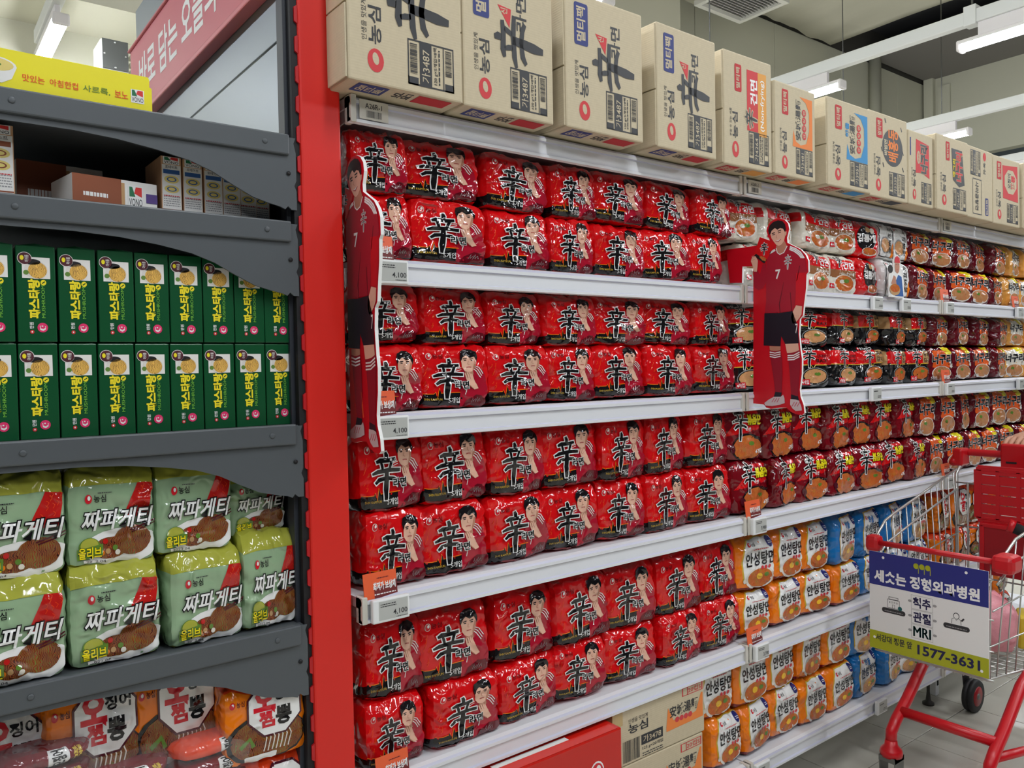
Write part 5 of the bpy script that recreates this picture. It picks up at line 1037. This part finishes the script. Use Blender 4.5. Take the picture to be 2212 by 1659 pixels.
# ------------------------------------------------------------------ goods in the cart
P = pack_point(.22, .20, .17, 3.5, 17, .012, .5); b = MB(); n = 16
m_pink = plain('pink_bag', (226, 150, 160), .35, bump=(30, .6))
for fn in (lambda s, u: (s, -1, u), lambda s, u: (s, u, 1), lambda s, u: (-1, -s, u), lambda s, u: (1, s, u), lambda s, u: (-s, 1, u), lambda s, u: (s, -u, -1)):
    V = [P(*fn(-1+2*i/n, -1+2*j/n)) for j in range(n+1) for i in range(n+1)]; b.add(V, [(j*(n+1)+i, j*(n+1)+i+1, (j+1)*(n+1)+i+1, (j+1)*(n+1)+i) for j in range(n) for i in range(n)], m_pink, True)
o = b.build('pink_bag', None, (2.02, -.30, .432)); o.rotation_euler = (0, .12, .5); tag(o, 'soft pink plastic bag lying in the shopping cart behind the sign', 'bag')
b = MB(); b.bbox(-.055, -.045, 0, .055, .045, .11, plain('tub_yellow', (222, 200, 60), .35), .01); b.box(-.05, -.0456, .02, .05, -.045, .06, plain('tub_black', (30, 28, 26), .4)); o = b.build('food_tub', None, (2.19, -.39, .42)); o.rotation_euler = (0, 0, .4); tag(o, 'small yellow and black food tub in the cart beside the pink bag', 'tub')
# ------------------------------------------------------------------ shopper behind the cart, hands on the handle
def person():
    vs, ed, rad = [], [], []
    def ch(pts, rs, root=None):
        q = root
        for c_, r in zip(pts, rs):
            vs.append(c_); rad.append(r if isinstance(r, tuple) else (r, r)); k = len(vs)-1
            if q is not None: ed.append((q, k))
            q = k
        return q
    yc = -.52
    pel = ch([(3.03, yc, .95)], [(.15, .11)])
    chest = ch([(3.03, yc, 1.10), (3.02, yc, 1.28), (3.02, yc, 1.40)], [(.14, .10), (.16, .11), (.13, .09)], pel)
    neck = ch([(3.01, yc, 1.49), (2.995, yc, 1.555), (2.985, yc, 1.63), (2.99, yc, 1.71)], [.058, .062, .088, .075], chest)
    ch([(2.905, yc, 1.615)], [.014], neck-1)                        # nose
    for s in (1, -1): ch([(2.995, yc+s*.088, 1.625)], [.014], neck-1)   # ears
    for s in (1, -1):
        hy = -.222 if s > 0 else -.43
        sh = ch([(3.02, yc+s*.15, 1.39), (2.97, yc+s*.20, 1.25), (2.88, yc+s*.19, 1.13)], [.062, .052, .048], chest)
        wr = ch([(2.75, (yc+s*.19+hy)/2, 1.10), (2.645, hy-.03*s, 1.085)], [.042, .031], sh)
        pa = ch([(2.60, hy-.015*s, 1.068), (2.562, hy-.006*s, 1.060)], [.024, .026], wr)
        for i, dy in enumerate((-.030, -.010, .010, .029)):
            L = (.9, 1.0, 1.0, .82)[i]
            ch([(2.538, hy+dy, 1.060), (2.515, hy+.003+dy, 1.050), (2.503-.002*L, hy+.005+dy, 1.028), (2.508, hy+.005+dy, 1.006)], [.0105, .0095, .0088, .0078], pa)
        ch([(2.572, hy+.020*s, 1.047), (2.552, hy+.036*s, 1.030), (2.534, hy+.045*s, 1.021)], [.012, .0105, .009], pa-1)
        kn = ch([(3.03, yc+s*.09, .88), (3.00+.02*s, yc+s*.10, .50), (3.05+.03*s, yc+s*.10, .10), (2.99+.03*s, yc+s*.10, .055), (2.90+.03*s, yc+s*.11, .04)], [.085, .062, .045, .046, .036], pel)
    me = bpy.data.meshes.new('body'); me.from_pydata(vs, ed, []); o = bpy.data.objects.new('body', me); C.objects.link(o)
    o.modifiers.new('skin', 'SKIN')
    for i, r in enumerate(rad): me.skin_vertices[0].data[i].radius = r
    me.skin_vertices[0].data[0].use_root = True
    sb = o.modifiers.new('sub', 'SUBSURF'); sb.levels = 2; sb.render_levels = 2
    m2 = bpy.data.meshes.new_from_object(o.evaluated_get(bpy.context.evaluated_depsgraph_get())); bpy.data.objects.remove(o)
    m2.materials.clear()
    for m in (plain('skin', (196, 146, 120), .5), plain('sleeve', (22, 22, 26), .85, bump=(40, .5)), plain('trousers', (44, 48, 60), .85), plain('shoes', (30, 30, 32), .5)): m2.materials.append(m)
    for q in m2.polygons:
        c_ = q.center; q.use_smooth = True
        q.material_index = 0 if (c_.z > 1.475 or c_.x < 2.64 and c_.z > .98) else (3 if c_.z < .09 else (2 if c_.z < .93 else 1))
    P_ = thing('person', 'shopper in a black top with a hand resting on the red cart handle', 'person')
    o = bpy.data.objects.new('body', m2); C.objects.link(o); o.parent = P_
    b = MB(); b.lathe([(.088, -.055), (.102, .0), (.098, .055), (.07, .095), (.0, .108)], plain('hair', (24, 20, 20), .7), lambda x, y, z: (3.012+x*1.02, yc+y*.98, 1.678+z-x*.45*(1 if z < .09 else 0)), 20); b.build('hair', P_)
    for s in (1, -1): b = MB(); b.lathe([(.0, -.006), (.010, 0), (.0, .006)], plain('eye', (30, 24, 22), .3), lambda x, y, z, s=s: (2.900+z*.4, yc+s*.032+x, 1.643+y*.5), 10); b.build('eye', P_)
    b = MB(); b.tube([(2.905, yc-.024, 1.578), (2.899, yc, 1.575), (2.905, yc+.024, 1.578)], .005, plain('lips', (150, 84, 76), .5), 8); b.build('mouth', P_)
person()
